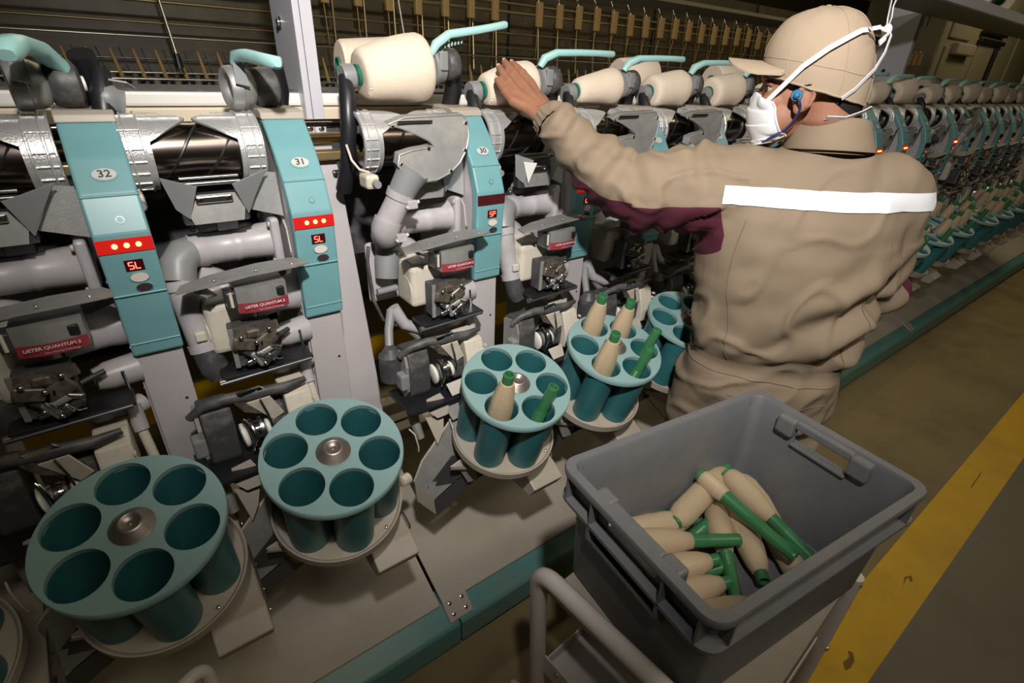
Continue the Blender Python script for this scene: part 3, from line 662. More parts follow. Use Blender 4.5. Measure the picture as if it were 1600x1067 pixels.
# ------------------------------------------------------------ bobbin magazine
MN = Vector((-.048, -.309, .95)).normalized(); MX = Vector((1, 0, .0505)).normalized(); MY = MN.cross(MX)
MC = Vector((-.098, .782, .866))
ML = .185
def mloc(a, r=.083, h=0):
    a = math.radians(a); return MC + (MX * math.cos(a) + MY * math.sin(a)) * r + MN * h
HO = [30, 90, 150, 210, 270, 330]; HR = .0380
def make_magazine(label):
    of = MC - MN * (ML + .02)
    r = empty('bobbin_magazine', of, label, 'bobbin magazine', 'round teal bobbin magazines')
    of = tuple(of)
    # top disc with six holes, made as radial sectors
    b = MB(); n = 16; vs = []; R0 = .1262
    for a0 in HO:
        c = Vector((math.cos(math.radians(a0)) * .083, math.sin(math.radians(a0)) * .083))
        inner = [];outer = []
        tl = [2 * PI * k / 56 for k in range(56)]
        for q_ in ((-30, R0), (30, R0), (0, 0)):
            e_ = Vector((math.cos(math.radians(a0 + q_[0])), math.sin(math.radians(a0 + q_[0])))) * q_[1] - c; tl.append(math.atan2(e_.y, e_.x) % (2 * PI))
        tl.sort(); N = len(tl)
        for t in tl:
            d = Vector((math.cos(t), math.sin(t)))
            inner.append(c + d * HR)
            # ray to boundary of sector (angles a0-30..a0+30, radius .02..R0)
            best = 9; t0_ = t
            bq = c.dot(d); cq = c.dot(c) - R0 * R0; best = min(best, -bq + math.sqrt(bq * bq - cq))
            for s_ in (-30, 30):
                e = Vector((math.cos(math.radians(a0 + s_)), math.sin(math.radians(a0 + s_)))); nn = Vector((-e.y, e.x)) * (1 if s_ > 0 else -1)
                dn = d.dot(nn)
                if dn > 1e-6: best = min(best, -c.dot(nn) / dn)
            outer.append(c + d * best)
        def up(p, h): return MC + MX * p.x + MY * p.y + MN * h
        vi = [up(p, 0) for p in inner]; vo = [up(p, 0) for p in outer]; vb = [up(p, -.010) for p in inner]; vob = [up(p, -.010) for p in outer]
        m_ = []
        # add exact corner vertices as faces
        b.poly(vi + vo, [[k, (k + 1) % N, N + (k + 1) % N, N + k] for k in range(N)], M['teal_disc'], False)
        b.poly(vb + vob, [[k, (k + 1) % N, N + (k + 1) % N, N + k] for k in range(N)], M['teal_disc'], False)
        b.poly(vi + vb, [[k, (k + 1) % N, N + (k + 1) % N, N + k] for k in range(N)], M['teal_disc'])
        for s_ in (-30, 30):
            e = Vector((math.cos(math.radians(a0 + s_)), math.sin(math.radians(a0 + s_)))) 
    k = 96; ring = [(math.cos(2 * PI * i / k), math.sin(2 * PI * i / k)) for i in range(k)]
    for (ra, ha), (rb, hb) in (((.1240, 0.0002), (.1268, -.0018)), ((.1268, -.0018), (.1275, -.009)), ((.1275, -.009), (.1275, -.014)), ((.1275, -.014), (.120, -.014))):
        b.poly([MC + (MX * c + MY * s_) * ra + MN * ha for c, s_ in ring] + [MC + (MX * c + MY * s_) * rb + MN * hb for c, s_ in ring], [[i, (i + 1) % k, k + (i + 1) % k, k + i] for i in range(k)], M['teal_disc'])
    b.poly([MC + (MX * c + MY * s_) * .033 + MN * .0006 for c, s_ in ring], [list(range(k))], M['teal_disc'], False)
    b.build('top_disc', r, of)
    for a0 in HO:
        b = MB(); o = mloc(a0, .083, 0)
        b.lathe([(HR + .0002, -.0099), (HR - .001, -.05), (HR - .003, -ML + .004), (HR - .005, -ML + .003), (0, -ML + .003)], o, MN, M['teal_cup'], 32)
        b.lathe([(HR + .0035, -.011), (HR + .001, -.06), (HR - .0005, -ML), (0, -ML)], o, MN, M['teal_cup'], 32)
        b.build('cup', r, of)
    b = MB(); b.lathe([(.031, .0), (.031, .002), (.028, .0045), (.0185, .0145), (.0165, .0160), (.0140, .0162), (.0125, .0150), (.0080, .0105), (.0040, .0098), (.0035, .004), (0, .004)], MC, MN, M['brown'] if False else M['hub'], 36)
    b.build('hub', r, of)
    b = MB(); o = MC - MN * (ML + .002)
    b.lathe([(0, 0), (.122, 0), (.127, .006), (.130, .006), (.130, -.014), (.11, -.018), (0, -.018)], o, MN, M['greyb'], 72)
    b.lathe([(.012, 0), (.012, ML)], o, MN, M['steel'], 16)
    b.build('base_plate', r, of)
    b = MB(); o = mloc(300, .118, -ML + .002); b.lathe([(.003, 0), (.003, .004), (0, .006)], o, MN, M['steel'], 8); b.build('screw', r, of)
    return r
M['hub'] = mat('burnished_hub_steel', (.36, .31, .28), .42, .85, noise=.15, nscale=40)
M['ringlip'] = M['greyb']

# ------------------------------------------------------------ yarn package and bobbins
def make_package(r0, r1, label, L=.155, bulge=0):
    """lies along +x, small end at x=0; origin at its middle"""
    r = empty('yarn_package', (0, 0, 0), label, 'yarn package', 'cream yarn packages on the winding units')
    b = MB(); x0 = -L / 2
    pf = [(.018, x0 + .001), (r0 - .016, x0 + .001), (r0 - .007, x0 + .003), (r0 - .002, x0 + .009), (r0 + .001, x0 + .020)]
    for k in range(1, 8): pf.append((r0 + .001 + (r1 - r0) * k / 8 + bulge * math.sin(PI * k / 8), x0 + .020 + (L - .040) * k / 8))
    pf += [(r1, x0 + L - .012), (r1 - .003, x0 + L - .004), (r1 - .010, x0 + L), (.030, x0 + L)]
    b.lathe(pf, (0, 0, 0), (1, 0, 0), M['yarn'], 56); b.build('yarn', r)
    b = MB().lathe([(.017, x0 - .006), (.0215, x0 - .006), (.0215, x0 + .004), (.0185, x0 + .007), (.029, -x0 - .006), (.034, -x0 - .004), (.034, -x0 + .004), (.028, -x0 + .004), (.017, x0 - .008)], (0, 0, 0), (1, 0, 0), M['greenr'], 28)
    b.build('tube', r)
    return r
def make_bobbin(fill, label, group, L=.236):
    """along +z, base at z=0; fill: list of (radius, height) of the yarn body or None"""
    r = empty('yarn_bobbin' if fill else 'empty_bobbin_tube', (0, 0, 0), label, 'bobbin', group)
    b = MB()
    b.lathe([(.011, .0), (.0155, 0), (.0165, .003), (.0165, .012), (.0150, .016), (.0140, L * .55), (.0122, L - .008), (.0130, L - .003), (.0118, L), (.0092, L), (.0085, L - .03), (.011, .0)], (0, 0, 0), (0, 0, 1), M['green'], 22)
    for k in range(9): b.lathe([(.0138, L * .55 + k * .004), (.0145, L * .55 + .001 + k * .004), (.0138, L * .55 + .002 + k * .004)], (0, 0, 0), (0, 0, 1), M['green'], 18)
    b.build('tube', r)
    if fill: MB().lathe(fill, (0, 0, 0), (0, 0, 1), M['yarnb'], 26).build('yarn', r)
    return r

# ------------------------------------------------------------ the row of winding units
u32 = make_unit('32', True, 'SL', False, 2, 'winding unit with oval badge 32 and three lit red lamps, package cradle empty'); u32.location.x = U[32]
u31 = make_unit('31', True, 'SL', False, 1, 'winding unit with oval badge 31 beside the tall pale post, package cradle empty'); u31.location.x = U[31]
u30 = make_unit('30', False, 'SP', True, 0, 'winding unit with oval badge 30, unlit lamp bar and raised suction mouth', steep=1); u30.location.x = U[30]
u29 = make_unit('', True, 'Ur', False, 0, 'winding unit right of panel 30, lit lamp just below the forearm'); u29.location.x = U[29]
# white triangular flap seen on that unit
MB().plate([(-.215, 1.058, 1.300), (-.178, 1.050, 1.296), (-.195, 1.060, 1.245)], .003, M['white']).build('flap', u29, UO)
u28 = make_unit('', False, '', True, 0, 'winding unit above the elbow, suction mouth raised, nearer panel 30'); u28.location.x = U[28]
def cp(src, n, label, x=None):
    c = copy_tree(src); c.location.x = U[n] if x is None else x; c['label'] = label; return c
cp(u28, 27, 'winding unit just left of the white face mask, suction mouth raised')
far_lbl = {26: 'winding unit behind the person\'s masked face', 25: 'winding unit behind the person\'s head and shoulders, nearer the face', 24: 'winding unit behind the person\'s collar and back',
 23: 'winding unit right behind the person\'s cap, red lamp bar lit', 22: 'second winding unit right of the cap, red lamp bar lit', 21: 'third winding unit right of the cap, lamp bar dark, last before the far post',
 20: 'first winding unit beyond the far section post, red lamp bar lit', 19: 'second winding unit beyond the far section post, suction mouth raised', 18: 'third winding unit beyond the far section post',
 17: 'fourth winding unit beyond the far section post', 16: 'fifth winding unit beyond the far section post', 15: 'sixth winding unit beyond the far section post', 14: 'seventh winding unit beyond the far section post, at the right picture edge'}
# lit far variant: no lettering, simple lit window
u23 = make_unit('', True, 'S', False, 0, far_lbl[23]); u23.location.x = U[23]
uD = make_unit('', False, 'P', False, 0, far_lbl[21]); uD.location.x = U[21]
RECESS = ('motor_box', 'stub_pipe', 'splicer', 'brake_arm', 'yarn_clearer', 'deflector_sheet', 'blade_bar', 'tensioner', 'cleaning_tube', 'suction_nozzle')
for uu in (u23, uD):
    for ch in kids(uu):
        if ch.name.split('.')[0] in RECESS: ch.location.y += .055
for n in (22, 20): cp(u23, n, far_lbl[n])
for n in (26, 25, 24, 18, 17, 16, 15, 14): cp(uD, n, far_lbl[n])
c19 = cp(u28, 19, far_lbl[19])
cp(u31, 33, 'winding unit cut off by the left edge, only its dark side and arm showing')

# ------------------------------------------------------------ magazines
m32 = make_magazine('large empty teal bobbin magazine at lower left, below panel 32')
MO = m32.location.copy()
def mag_at(o, n): o.location = MO + Vector((U[n], 0, 0))
mag_at(m32, 32)
mlab = {33: 'teal bobbin magazine cut off by the left edge at bottom left', 31: 'empty teal bobbin magazine below panel 31, second from the left', 30: 'teal bobbin magazine below panel 30 holding one full bobbin and one bare green tube',
 29: 'teal bobbin magazine left of the coverall, holding three full bobbins and two green tubes', 28: 'teal bobbin magazine partly hidden behind the coverall at waist height',
 27: 'teal bobbin magazine hidden by the person\'s waist, nearer the waist', 26: 'teal bobbin magazine hidden by the person\'s back', 25: 'teal bobbin magazine hidden by the person\'s right side',
 24: 'teal bobbin magazine hidden behind the person\'s right elbow', 23: 'nearest teal bobbin magazine showing right of the person', 22: 'second teal bobbin magazine right of the person, with several full bobbins',
 21: 'third teal bobbin magazine right of the person', 20: 'fourth teal bobbin magazine right of the person', 19: 'fifth teal bobbin magazine right of the person', 18: 'sixth teal bobbin magazine right of the person',
 17: 'seventh teal bobbin magazine right of the person', 16: 'eighth teal bobbin magazine right of the person', 15: 'ninth teal bobbin magazine right of the person', 14: 'tenth teal bobbin magazine right of the person, at the picture edge'}
for n in mlab:
    c = copy_tree(m32); mag_at(c, n); c['label'] = mlab[n]
# bobbins standing in the magazines
FULL = [(.0165, .012), (.024, .020), (.0275, .035), (.0275, .135), (.022, .185), (.0155, .212), (.0130, .213)]
fb = make_bobbin(FULL, '', 'full bobbins standing in the magazines'); fb['label'] = 'full bobbin with green tip leaning in the front left cup of the magazine below panel 30'
et = make_bobbin(None, '', 'bare green tubes standing in the magazines')
def in_cup(o, n, hole, lift, lean_dir, lean, side=0.0):
    base = Vector((U[n], 0, 0)) + mloc(hole, .083, -ML + .006)
    ld = math.radians(lean_dir); d = MN + (MX * math.cos(ld) + MY * math.sin(ld)) * math.tan(math.radians(lean)); d.normalize()
    back = -(MX * math.cos(ld) + MY * math.sin(ld)) * side
    o.location = base + back + MN * lift
    o.rotation_mode = 'QUATERNION'; o.rotation_quaternion = d.to_track_quat('Z', 'Y')
first = {'f': True, 'e': True}
def put(kind, n, hole, lean_dir, lean, label, lift=.0, side=.0):
    src = fb if kind == 'f' else et
    if first[kind]: o = src; first[kind] = False
    else: o = copy_tree(src)
    o['label'] = label; in_cup(o, n, hole, lift, lean_dir, lean, side)
put('f', 30, 210, 50, 5, 'full bobbin with green tip standing in the magazine below panel 30', .03, .0)
put('e', 30, 270, 10, 13, 'bare green tube leaning in the magazine below panel 30', .0, .018)
put('f', 29, 210, 60, 5, 'full bobbin nearest the front in the magazine left of the coverall', .04, .0)
put('f', 29, 90, 60, 5, 'full bobbin at the back left in the magazine left of the coverall', .04, .0)
put('f', 29, 30, 60, 5, 'full bobbin at the back right in the magazine left of the coverall', .03, .0)
put('e', 29, 270, 10, 13, 'bare green tube at the front right in the magazine left of the coverall', .0, .018)
put('e', 29, 330, 10, 13, 'bare green tube further right, beside another green tube, left of the coverall', .0, .018)
ordn = {23: 'nearest', 22: 'second', 21: 'third', 20: 'fourth', 19: 'fifth', 18: 'sixth', 17: 'seventh', 16: 'eighth', 15: 'ninth', 14: 'tenth'}
hn = {30: 'back right', 90: 'rear', 150: 'back left', 210: 'front left', 270: 'front', 330: 'front right'}
r2 = random.Random(11)
for n in range(23, 13, -1):
    for h in HO:
        k = r2.random()
        if n == 23 and h in (210, 150): continue
        if k < .55: put('f', n, h, 60 + r2.uniform(-40, 40), 5, 'full bobbin in the %s cup, %s magazine right of the person' % (hn[h], ordn[n]), r2.uniform(.02, .05))
        elif k < .78: put('e', n, h, r2.uniform(-20, 30), 12, 'bare green tube in the %s cup of the %s magazine right of the person' % (hn[h], ordn[n]), .0, .018)

# ------------------------------------------------------------ packages held in the cradles
pk_lbl = {30: 'largest cream yarn package, on the unit with badge 30', 29: 'cream yarn package touched by the person\'s hand', 28: 'cream yarn package right of the touched one, above the wrist',
 27: 'cream yarn package above the forearm, second right of the touched one', 26: 'cream yarn package just left of the masked face', 25: 'cream yarn package hidden behind the cap peak', 24: 'cream yarn package hidden behind the cap',
 23: 'first cream yarn package showing right of the cap', 22: 'second cream yarn package right of the cap', 21: 'third cream yarn package right of the cap', 20: 'fourth cream yarn package right of the cap', 19: 'fifth cream yarn package right of the cap',
 18: 'sixth cream yarn package right of the cap', 17: 'seventh cream yarn package right of the cap', 16: 'eighth cream yarn package right of the cap', 15: 'ninth cream yarn package right of the cap', 14: 'tenth cream yarn package right of the cap'}
def pose_pk(o, n, tilt, dz=-.027, dx=0):
    o.location = (U[n] - .155 + dx, 1.22, 1.4905 + dz); o.rotation_euler = (0, -tilt, 0)
p30 = make_package(.053, .071, pk_lbl[30], L=.160, bulge=.003); pose_pk(p30, 30, .125, 0)
p29 = make_package(.040, .055, pk_lbl[29], bulge=.004); pose_pk(p29, 29, .125)
p28 = make_package(.034, .050, pk_lbl[28], L=.16); pose_pk(p28, 28, .10)
p27 = make_package(.047, .056, pk_lbl[27], L=.16); pose_pk(p27, 27, .08)
p26 = make_package(.050, .056, pk_lbl[26], L=.16); pose_pk(p26, 26, .08)
for n, s in ((25, p28), (24, p27), (23, p30), (22, p27), (21, p30), (20, p27), (19, p26), (18, p30), (17, p27), (16, p30), (15, p27), (14, p26)):
    c = copy_tree(s); c['label'] = pk_lbl[n]; pose_pk(c, n, .1, -.027 if s != p30 else -.01)
# finished cones standing on the belt behind the row
def make_cone(label):
    r = empty('finished_cone', (0, 0, 0), label, 'yarn cone', 'finished cones on the conveyor behind the cradles')
    MB().lathe([(.03, -.08), (.07, -.08), (.075, -.074), (.062, .068), (.057, .075), (.02, .075)], (0, 0, 0), (1, 0, 0), M['yarn'], 44).build('yarn', r)
    MB().lathe([(.031, -.085), (.034, -.085), (.021, .082), (.017, .082), (.031, -.085)], (0, 0, 0), (1, 0, 0), M['greenr'], 24).build('tube', r)
    return r
cn = make_cone('finished cream cone lying behind the largest package, beside the pale post')
cn.location = (.62, 1.47, 1.495); cn.rotation_euler = (0, 0, PI - .1)
for x, z, lb in ((1.66, 1.495, 'finished cream cone lying behind the package above the wrist'), (2.25, 1.495, 'finished cream cone behind the package above the forearm'), (2.82, 1.495, 'finished cream cone behind the package left of the masked face'),
                 (4.7, 1.495, 'finished cream cone behind the far packages, nearer the cap'), (6.4, 1.495, 'finished cream cone behind the far packages, nearer the right edge')):
    c = copy_tree(cn); c.location = (x, 1.47, z); c['label'] = lb
for x, lb in ((3.9, 'cream cone lying on the overhead shelf, left one'), (4.25, 'cream cone lying on the overhead shelf, green tube end showing')):
    c = copy_tree(cn); c.location = (x, 1.16, 1.875 + .069); c['label'] = lb; c['group'] = 'cones on the overhead shelf'; c.rotation_euler = (0, .045, .5)
bb = MB().box(XA, XB, 1.53 - .13, 1.55, 1.405, 1.42, M['blackd'], .002)
tag(bb.build('conveyor_belt', off=(1, 1.48, 1.41)), 'dark conveyor belt running behind the yarn packages', 'conveyor')

# ------------------------------------------------------------ crate on its trolley
CC = Vector((.7775, .304, 0)); CA = math.atan2(-.07, .554); CR = Matrix.Rotation(CA, 4, 'Z')
def rrect(lx, ly, r, z, n=6):
    out = []
    for (sx, sy, a0) in ((1, 1, 0), (-1, 1, 90), (-1, -1, 180), (1, -1, 270)):
        for k in range(n + 1):
            a = math.radians(a0 + 90 * k / n); out.append(Vector((sx * (lx / 2 - r) + r * math.cos(a), sy * (ly / 2 - r) + r * math.sin(a), z)))
    return out
def ringloft(b, rings, m, cap0=True, cap1=True, smooth=True):
    vs = [v for r_ in rings for v in r_]; n = len(rings[0]); fs = []
    for i in range(len(rings) - 1):
        for k in range(n): fs.append([i * n + k, i * n + (k + 1) % n, (i + 1) * n + (k + 1) % n, (i + 1) * n + k])
    if cap0: fs.append(list(range(n)))
    if cap1: fs.append(list(range((len(rings) - 1) * n, len(rings) * n)))
    b.poly(vs, fs, m, smooth)
ZT, ZB = .871, .600
b = MB()
ringloft(b, [rrect(.490, .310, .03, ZB), rrect(.498, .316, .03, ZB + .01), rrect(.512, .328, .028, ZT - .075), rrect(.556, .366, .032, ZT - .073), rrect(.556, .366, .032, ZT - .066), rrect(.514, .330, .027, ZT - .064), rrect(.518, .334, .026, ZT - .016),
             rrect(.558, .368, .034, ZT - .014), rrect(.560, .370, .034, ZT - .004), rrect(.556, .366, .032, ZT), rrect(.522, .336, .022, ZT), rrect(.516, .330, .020, ZT - .006), rrect(.508, .322, .024, ZT - .07), rrect(.486, .306, .026, ZB + .012), rrect(.47, .29, .022, ZB + .007)], M['crate'])
crate = b.build('storage_crate', off=(0, 0, ZB))
# cut the hand holes through both short walls
cut = MB()
for s_ in (-1, 1): cut.box(s_ * .262 - .04, s_ * .262 + .04, -.058, .058, ZT - .058, ZT - .024, M['crate'], .006)
cutter = cut.build('cutter', off=(0, 0, ZB))
md = crate.modifiers.new('b', 'BOOLEAN'); md.object = cutter; md.solver = 'EXACT'
bpy.context.view_layer.update()
nm = bpy.data.meshes.new_from_object(crate.evaluated_get(bpy.context.evaluated_depsgraph_get())); crate.modifiers.clear(); crate.data = nm
bpy.data.objects.remove(cutter)
for p in nm.polygons: p.use_smooth = True
bmx = bmesh.new(); bmx.from_mesh(nm)
for e in bmx.edges:
    if len(e.link_faces) == 2 and e.calc_face_angle(0) > math.radians(35): e.smooth = False
bmx.to_mesh(nm); bmx.free()
crate.location = CC + Vector((0, 0, ZB)); crate.rotation_euler = (0, 0, CA)
tag(crate, 'large grey plastic stacking crate full of bobbins, standing on the trolley', 'crate')
of = (0, 0, ZB)
b = MB()
for s_ in (-1, 1):
    for y in (-.155, -.085, .085, .155): MB().box(s_ * .256, s_ * .277, y - .002, y + .002, ZT - .07, ZT - .012, M['crate']).build('rim_rib', crate, of)
    for x in (-.235, .235): MB().box(x - .002, x + .002, s_ * .164, s_ * .182, ZT - .07, ZT - .012, M['crate']).build('rim_rib', crate, of)
    b = MB()
    for y in (-.085, .085): b.prism([(s_ * .254, ZT - .125), (s_ * .278, ZT - .095), (s_ * .278, ZT - .066), (s_ * .254, ZT - .066)], 1, y - .003, y + .003, M['crate'])
    b.prism([(s_ * .254, ZT - .13), (s_ * .278, ZT - .10), (s_ * .278, ZT - .096), (s_ * .254, ZT - .118)], 1, -.087, .087, M['crate'])
    b.build('grip_pocket', crate, of)
for s_ in (-1, 1):   # moulded pockets inside around each hand hole
    b = MB()
    for yy in (-1, 1): b.box(s_ * .236, s_ * .259, yy * .058, yy * .098, ZT - .046, ZT - .003, M['crate'], .006)
    b.box(s_ * .244, s_ * .259, -.06, .06, ZT - .022, ZT - .003, M['crate'], .004)
    b.box(s_ * .244, s_ * .258, -.06, .06, ZT - .066, ZT - .058, M['crate'], .003)
    b.build('hand_grip', crate, of)
for sx, sy in ((-1, 1), (-1, -1)):
    pass
# bobbins lying in the crate:  (x, y, z, yaw, yarn kind, pitch, label)  in crate axes
Fb = [(.0165, .006), (.0225, .016), (.027, .035), (.0272, .10), (.0262, .165), (.0215, .195), (.0145, .216), (.0130, .217)]
Hb = [(.0165, .006), (.021, .012), (.026, .030), (.0262, .075), (.021, .105), (.0160, .128), (.0145, .129)]
Tb = [(.0165, .008), (.0195, .014), (.0215, .03), (.0200, .052), (.0162, .068), (.0145, .069)]
protoF = make_bobbin(Fb, '', 'bobbins lying in the grey crate'); protoH = make_bobbin(Hb, '', 'bobbins lying in the grey crate'); protoT = make_bobbin(Tb, '', 'bobbins lying in the grey crate')
used = set()
def lay(src, x, y, z, yaw, label, pitch=0):
    o = src if src.name not in used else copy_tree(src)
    used.add(src.name)
    d = Vector((math.cos(math.radians(yaw)) * math.cos(math.radians(pitch)), math.sin(math.radians(yaw)) * math.cos(math.radians(pitch)), math.sin(math.radians(pitch))))
    d = CR.to_3x3() @ d; o.location = CC + CR.to_3x3() @ Vector((x, y, 0)) + Vector((0, 0, z)); o.rotation_mode = 'QUATERNION'
    o.rotation_quaternion = Matrix.Rotation(rnd.uniform(0, 6), 3, d).to_quaternion() @ d.to_track_quat('Z', 'Y'); o['label'] = label
ZF = ZB + .008
lay(protoT, .092, .146, .716, -86, 'topmost bobbin in the crate, long bare green tube, yarn only at its far end', -7)
lay(protoH, .200, .120, ZF + .078, -103, 'half wound bobbin at the right of the crate pile, green end towards the right wall', -9)
lay(protoF, -.195, .140, ZF + .062, -12, 'full bobbin against the left wall at the far side of the crate pile', -2)
lay(protoF, -.030, .094, ZF + .066, 14, 'full bobbin crossing the far left of the crate pile, open tube end left', 4)
lay(protoH, -.155, .090, ZF + .082, -22, 'half wound bobbin at the left of the crate pile, its green end pointing right', -5)
lay(protoF, -.232, .060, ZF + .050, -16, 'full bobbin lying left in the crate just below the half wound one', 0)
lay(protoT, -.215, .040, ZF + .019, -12, 'bobbin showing only a green end under the left pile', 0)
lay(protoF, -.238, .010, ZF + .030, -13, 'bobbin with green tip at the left wall, third from the near corner of the crate', 0)
lay(protoF, -.222, -.045, ZF + .030, -14, 'bobbin with green tip at the left wall, second from the near corner of the crate', 0)
lay(protoF, -.205, -.098, ZF + .030, -6, 'bobbin nearest the left near corner of the crate', 0)
lay(protoT, -.100, -.128, ZF + .060, 4, 'bobbin lying along the near wall of the crate, green tube showing', -4)
lay(protoH, .120, .110, ZF + .034, -128, 'bobbin at the crate centre, green half pointing down to the bare crate floor', -3)
lay(protoF, .178, .118, ZF + .040, -124, 'full bobbin right of the crate centre with its open green end towards the camera', -1)
lay(protoF, .218, .060, ZF + .030, -120, 'full bobbin right of the crate centre, next to the open ended one', 0)
lay(protoH, .160, .130, ZF + .100, -88, 'bobbin lying parallel under the topmost one, ridged green tube showing', -13)
lay(protoT, -.100, .150, ZF + .026, 8, 'bobbin at the back of the crate pile, green end showing', 0)
lay(protoT, .175, .100, ZF + .026, 190, 'bobbin under the far middle of the pile, green half and short yarn end showing', 0)

TR = Matrix.Translation((.765, .302, 0)) @ Matrix.Rotation(math.radians(4), 4, 'Z')
tr = empty('trolley', (.765, .302, 0), 'low tube framed trolley with cream sheet shelves under the grey crate', 'trolley'); tr.rotation_euler = (0, 0, math.radians(4))
def tb(name, mb): o = mb.build(name, tr); return o
b = MB(); b.box(-.235, .265, -.185, .185, .585, .598, M['greyb'], .003); b.box(-.235, .265, -.188, -.183, .56, .598, M['greyb'], .001); b.box(-.235, .265, .183, .188, .56, .598, M['greyb'], .001)
tb('deck', b)
b = MB(); b.box(-.27, .255, -.18, .18, .345, .350, M['tube'], .001); b.box(-.272, -.268, -.18, .18, .345, .40, M['tube'], .001); b.box(-.27, .255, .178, .182, .345, .38, M['tube'], .001); b.box(-.27, .255, -.182, -.178, .345, .38, M['tube'], .001)
for y in (-.14, .14): b.lathe([(.006, 0), (.006, .003), (0, .004)], (-.272, y, .385), (-1, 0, 0), M['chrome'], 10)
tb('lower_shelf', b)
def bend(pts, r, n=6):
    P = [Vector(p) for p in pts]; out = [P[0]]
    for i in range(1, len(P) - 1):
        a = P[i] + (P[i - 1] - P[i]).normalized() * r; c = P[i] + (P[i + 1] - P[i]).normalized() * r
        for k in range(n + 1):
            t = k / n; out.append(a * (1 - t) ** 2 + P[i] * 2 * t * (1 - t) + c * t * t)
    out.append(P[-1]); return out
b = MB(); b.tube(bend([(-.262, .19, .10), (-.285, .205, .66), (-.285, -.205, .66), (-.262, -.19, .10)], .05), .0175, M['tube'], 18)
b.prism([(.198, .60), (-.198, .60), (-.198, .65), (.198, .65)], 0, -.276, -.272, M['tube'])
for y in (-.12, 0, .12): b.lathe([(.004, 0), (.004, .003), (0, .004)], (-.2755, y, .635), (-1, 0, 0), M['chrome'], 8)
tb('handle_frame', b)
b = MB(); b.tube(bend([(-.24, .185, .12), (-.34, .22, .34), (-.34, -.20, .34), (-.24, -.185, .12)], .06), .0115, M['tube'], 14); tb('bumper', b)
for s_ in (-1, 1):
    b = MB(); b.tube([(.262, s_ * .185, .10), (.268, s_ * .190, .585)], .0165, M['tube'], 16)
    for z in (.35, .57): b.lathe([(.006, 0), (.006, .003), (.003, .005), (0, .005)], (.265, s_ * .19 - .013, z), (0, -1, 0), M['chrome'], 10)
    tb('leg', b)
b = MB(); b.box(-.26, .26, -.19, -.17, .09, .11, M['tube'], .003); b.box(-.26, .26, .17, .19, .09, .11, M['tube'], .003); b.box(-.26, -.24, -.19, .19, .09, .11, M['tube'], .003); b.box(.24, .26, -.19, .19, .09, .11, M['tube'], .003); tb('base_frame', b)
for sx in (-.22, .22):
    for sy in (-.18, .18):
        b = MB(); b.cyl((sx, sy - .011, .038), (sx, sy + .011, .038), .038, m=M['blackd'], n=24); b.box(sx - .018, sx + .018, sy - .016, sy + .016, .06, .092, M['steel'], .003)
        b.box(sx - .012, sx + .012, sy - .018, sy - .014, .03, .07, M['steel']); b.box(sx - .012, sx + .012, sy + .014, sy + .018, .03, .07, M['steel']); tb('caster', b)

# ------------------------------------------------------------ spinning frame behind, across the next aisle
M['brownpanel'] = mat('brown_frame_panel', (.10, .08, .042), .45, noise=.3, nscale=3, dirt=(.15, .115, .06), dscale=6)
sf = empty('spinning_frame', (3, 3.4, 0), 'long dim spinning frame behind the winding machine, brown panels and bright rods', 'spinning frame'); so = (3, 3.4, 0)
SX0, SX1 = -2.2, 9.2
MB().box(SX0, SX1, 3.25, 3.9, 0.1, 1.27, M['blackd'], .01).build('body', sf, so)
b = MB().box(SX0, SX1, 3.56, 3.62, 1.23, 2.2, M['brownpanel'])
for k in range(9): b.box(SX0 + k * 1.6, SX0 + k * 1.6 + .016, 3.552, 3.56, 1.36, 2.2, M['black'])
b.build('back_panel', sf, so)
for (y, z, r_, m_) in ((3.0, 1.575, .0045, 'rod'), (3.04, 1.435, .005, 'rod'), (3.02, 1.41, .006, 'rod'), (3.12, 1.37, .007, 'brass'), (3.2, 1.72, .007, 'brass'), (3.3, 1.64, .005, 'brass'), (3.12, 1.83, .010, 'brass'), (3.3, 1.90, .010, 'brass'), (3.08, 1.49, .004, 'steeld')):
    MB().cyl((SX0, y, z), (SX1, y, z), r_, m=M[m_], n=10).build('rod', sf, so)
MB().box(SX0, SX1, 2.93, 3.26, 1.318, 1.338, M['steeld'], .003).box(SX0, SX1, 3.16, 3.26, 1.338, 1.40, M['black']).build('ring_rail', sf, so)
MB().prism([(3.40, 2.0), (3.28, 2.05), (3.29, 2.08), (3.43, 2.03)], 0, SX0, SX1, M['panel']).build('top_rail', sf, so)
sp = empty('spindle', (0, 3.04, 1.338), 'tan spindle with dark blue cap on the spinning frame', 'spindle', 'spindles on the spinning frame behind')
b = MB(); b.lathe([(.006, 0), (.010, .014), (.008, .08), (.004, .138), (.0, .140)], (0, .0, .052), (-.16, 0, 1), M['tan'], 10); b.build('yarn', sp)
b = MB(); b.lathe([(.014, 0), (.014, .03), (.009, .045), (0, .048)], (0, .0, .028), (0, 0, 1), M['navy'], 12); b.box(-.014, .056, -.04, .015, 0, .030, M['brown'], .006); b.box(.018, .052, -.03, .03, .028, .072, M['brown'], .008); b.box(-.016, .010, -.062, -.038, .004, .020, M['chrome'], .001)
b.tube([(.036, .02, .0), (.030, .03, .09), (.014, .06, .19)], .0035, M['blackd'], 6); b.box(-.018, .040, .05, .10, .0, .092, M['blackd'], .004); b.build('holder', sp)
x = -1.0; sp.location = (x, 3.04, 1.338); n_ = 0
while n_ < 99:
    x += .0823; n_ += 1
    c = copy_tree(sp); c.location = (x, 3.04, 1.338)
cl = empty('roving_clip', (0, 3.0, 1.80), 'tan hanging roving clip on the upper rods of the spinning frame', 'roving clip', 'tan clips hanging over the spinning frame')
MB().box(-.020, .020, -.016, .016, -.068, .068, M['tan'], .006).build('clip', cl)
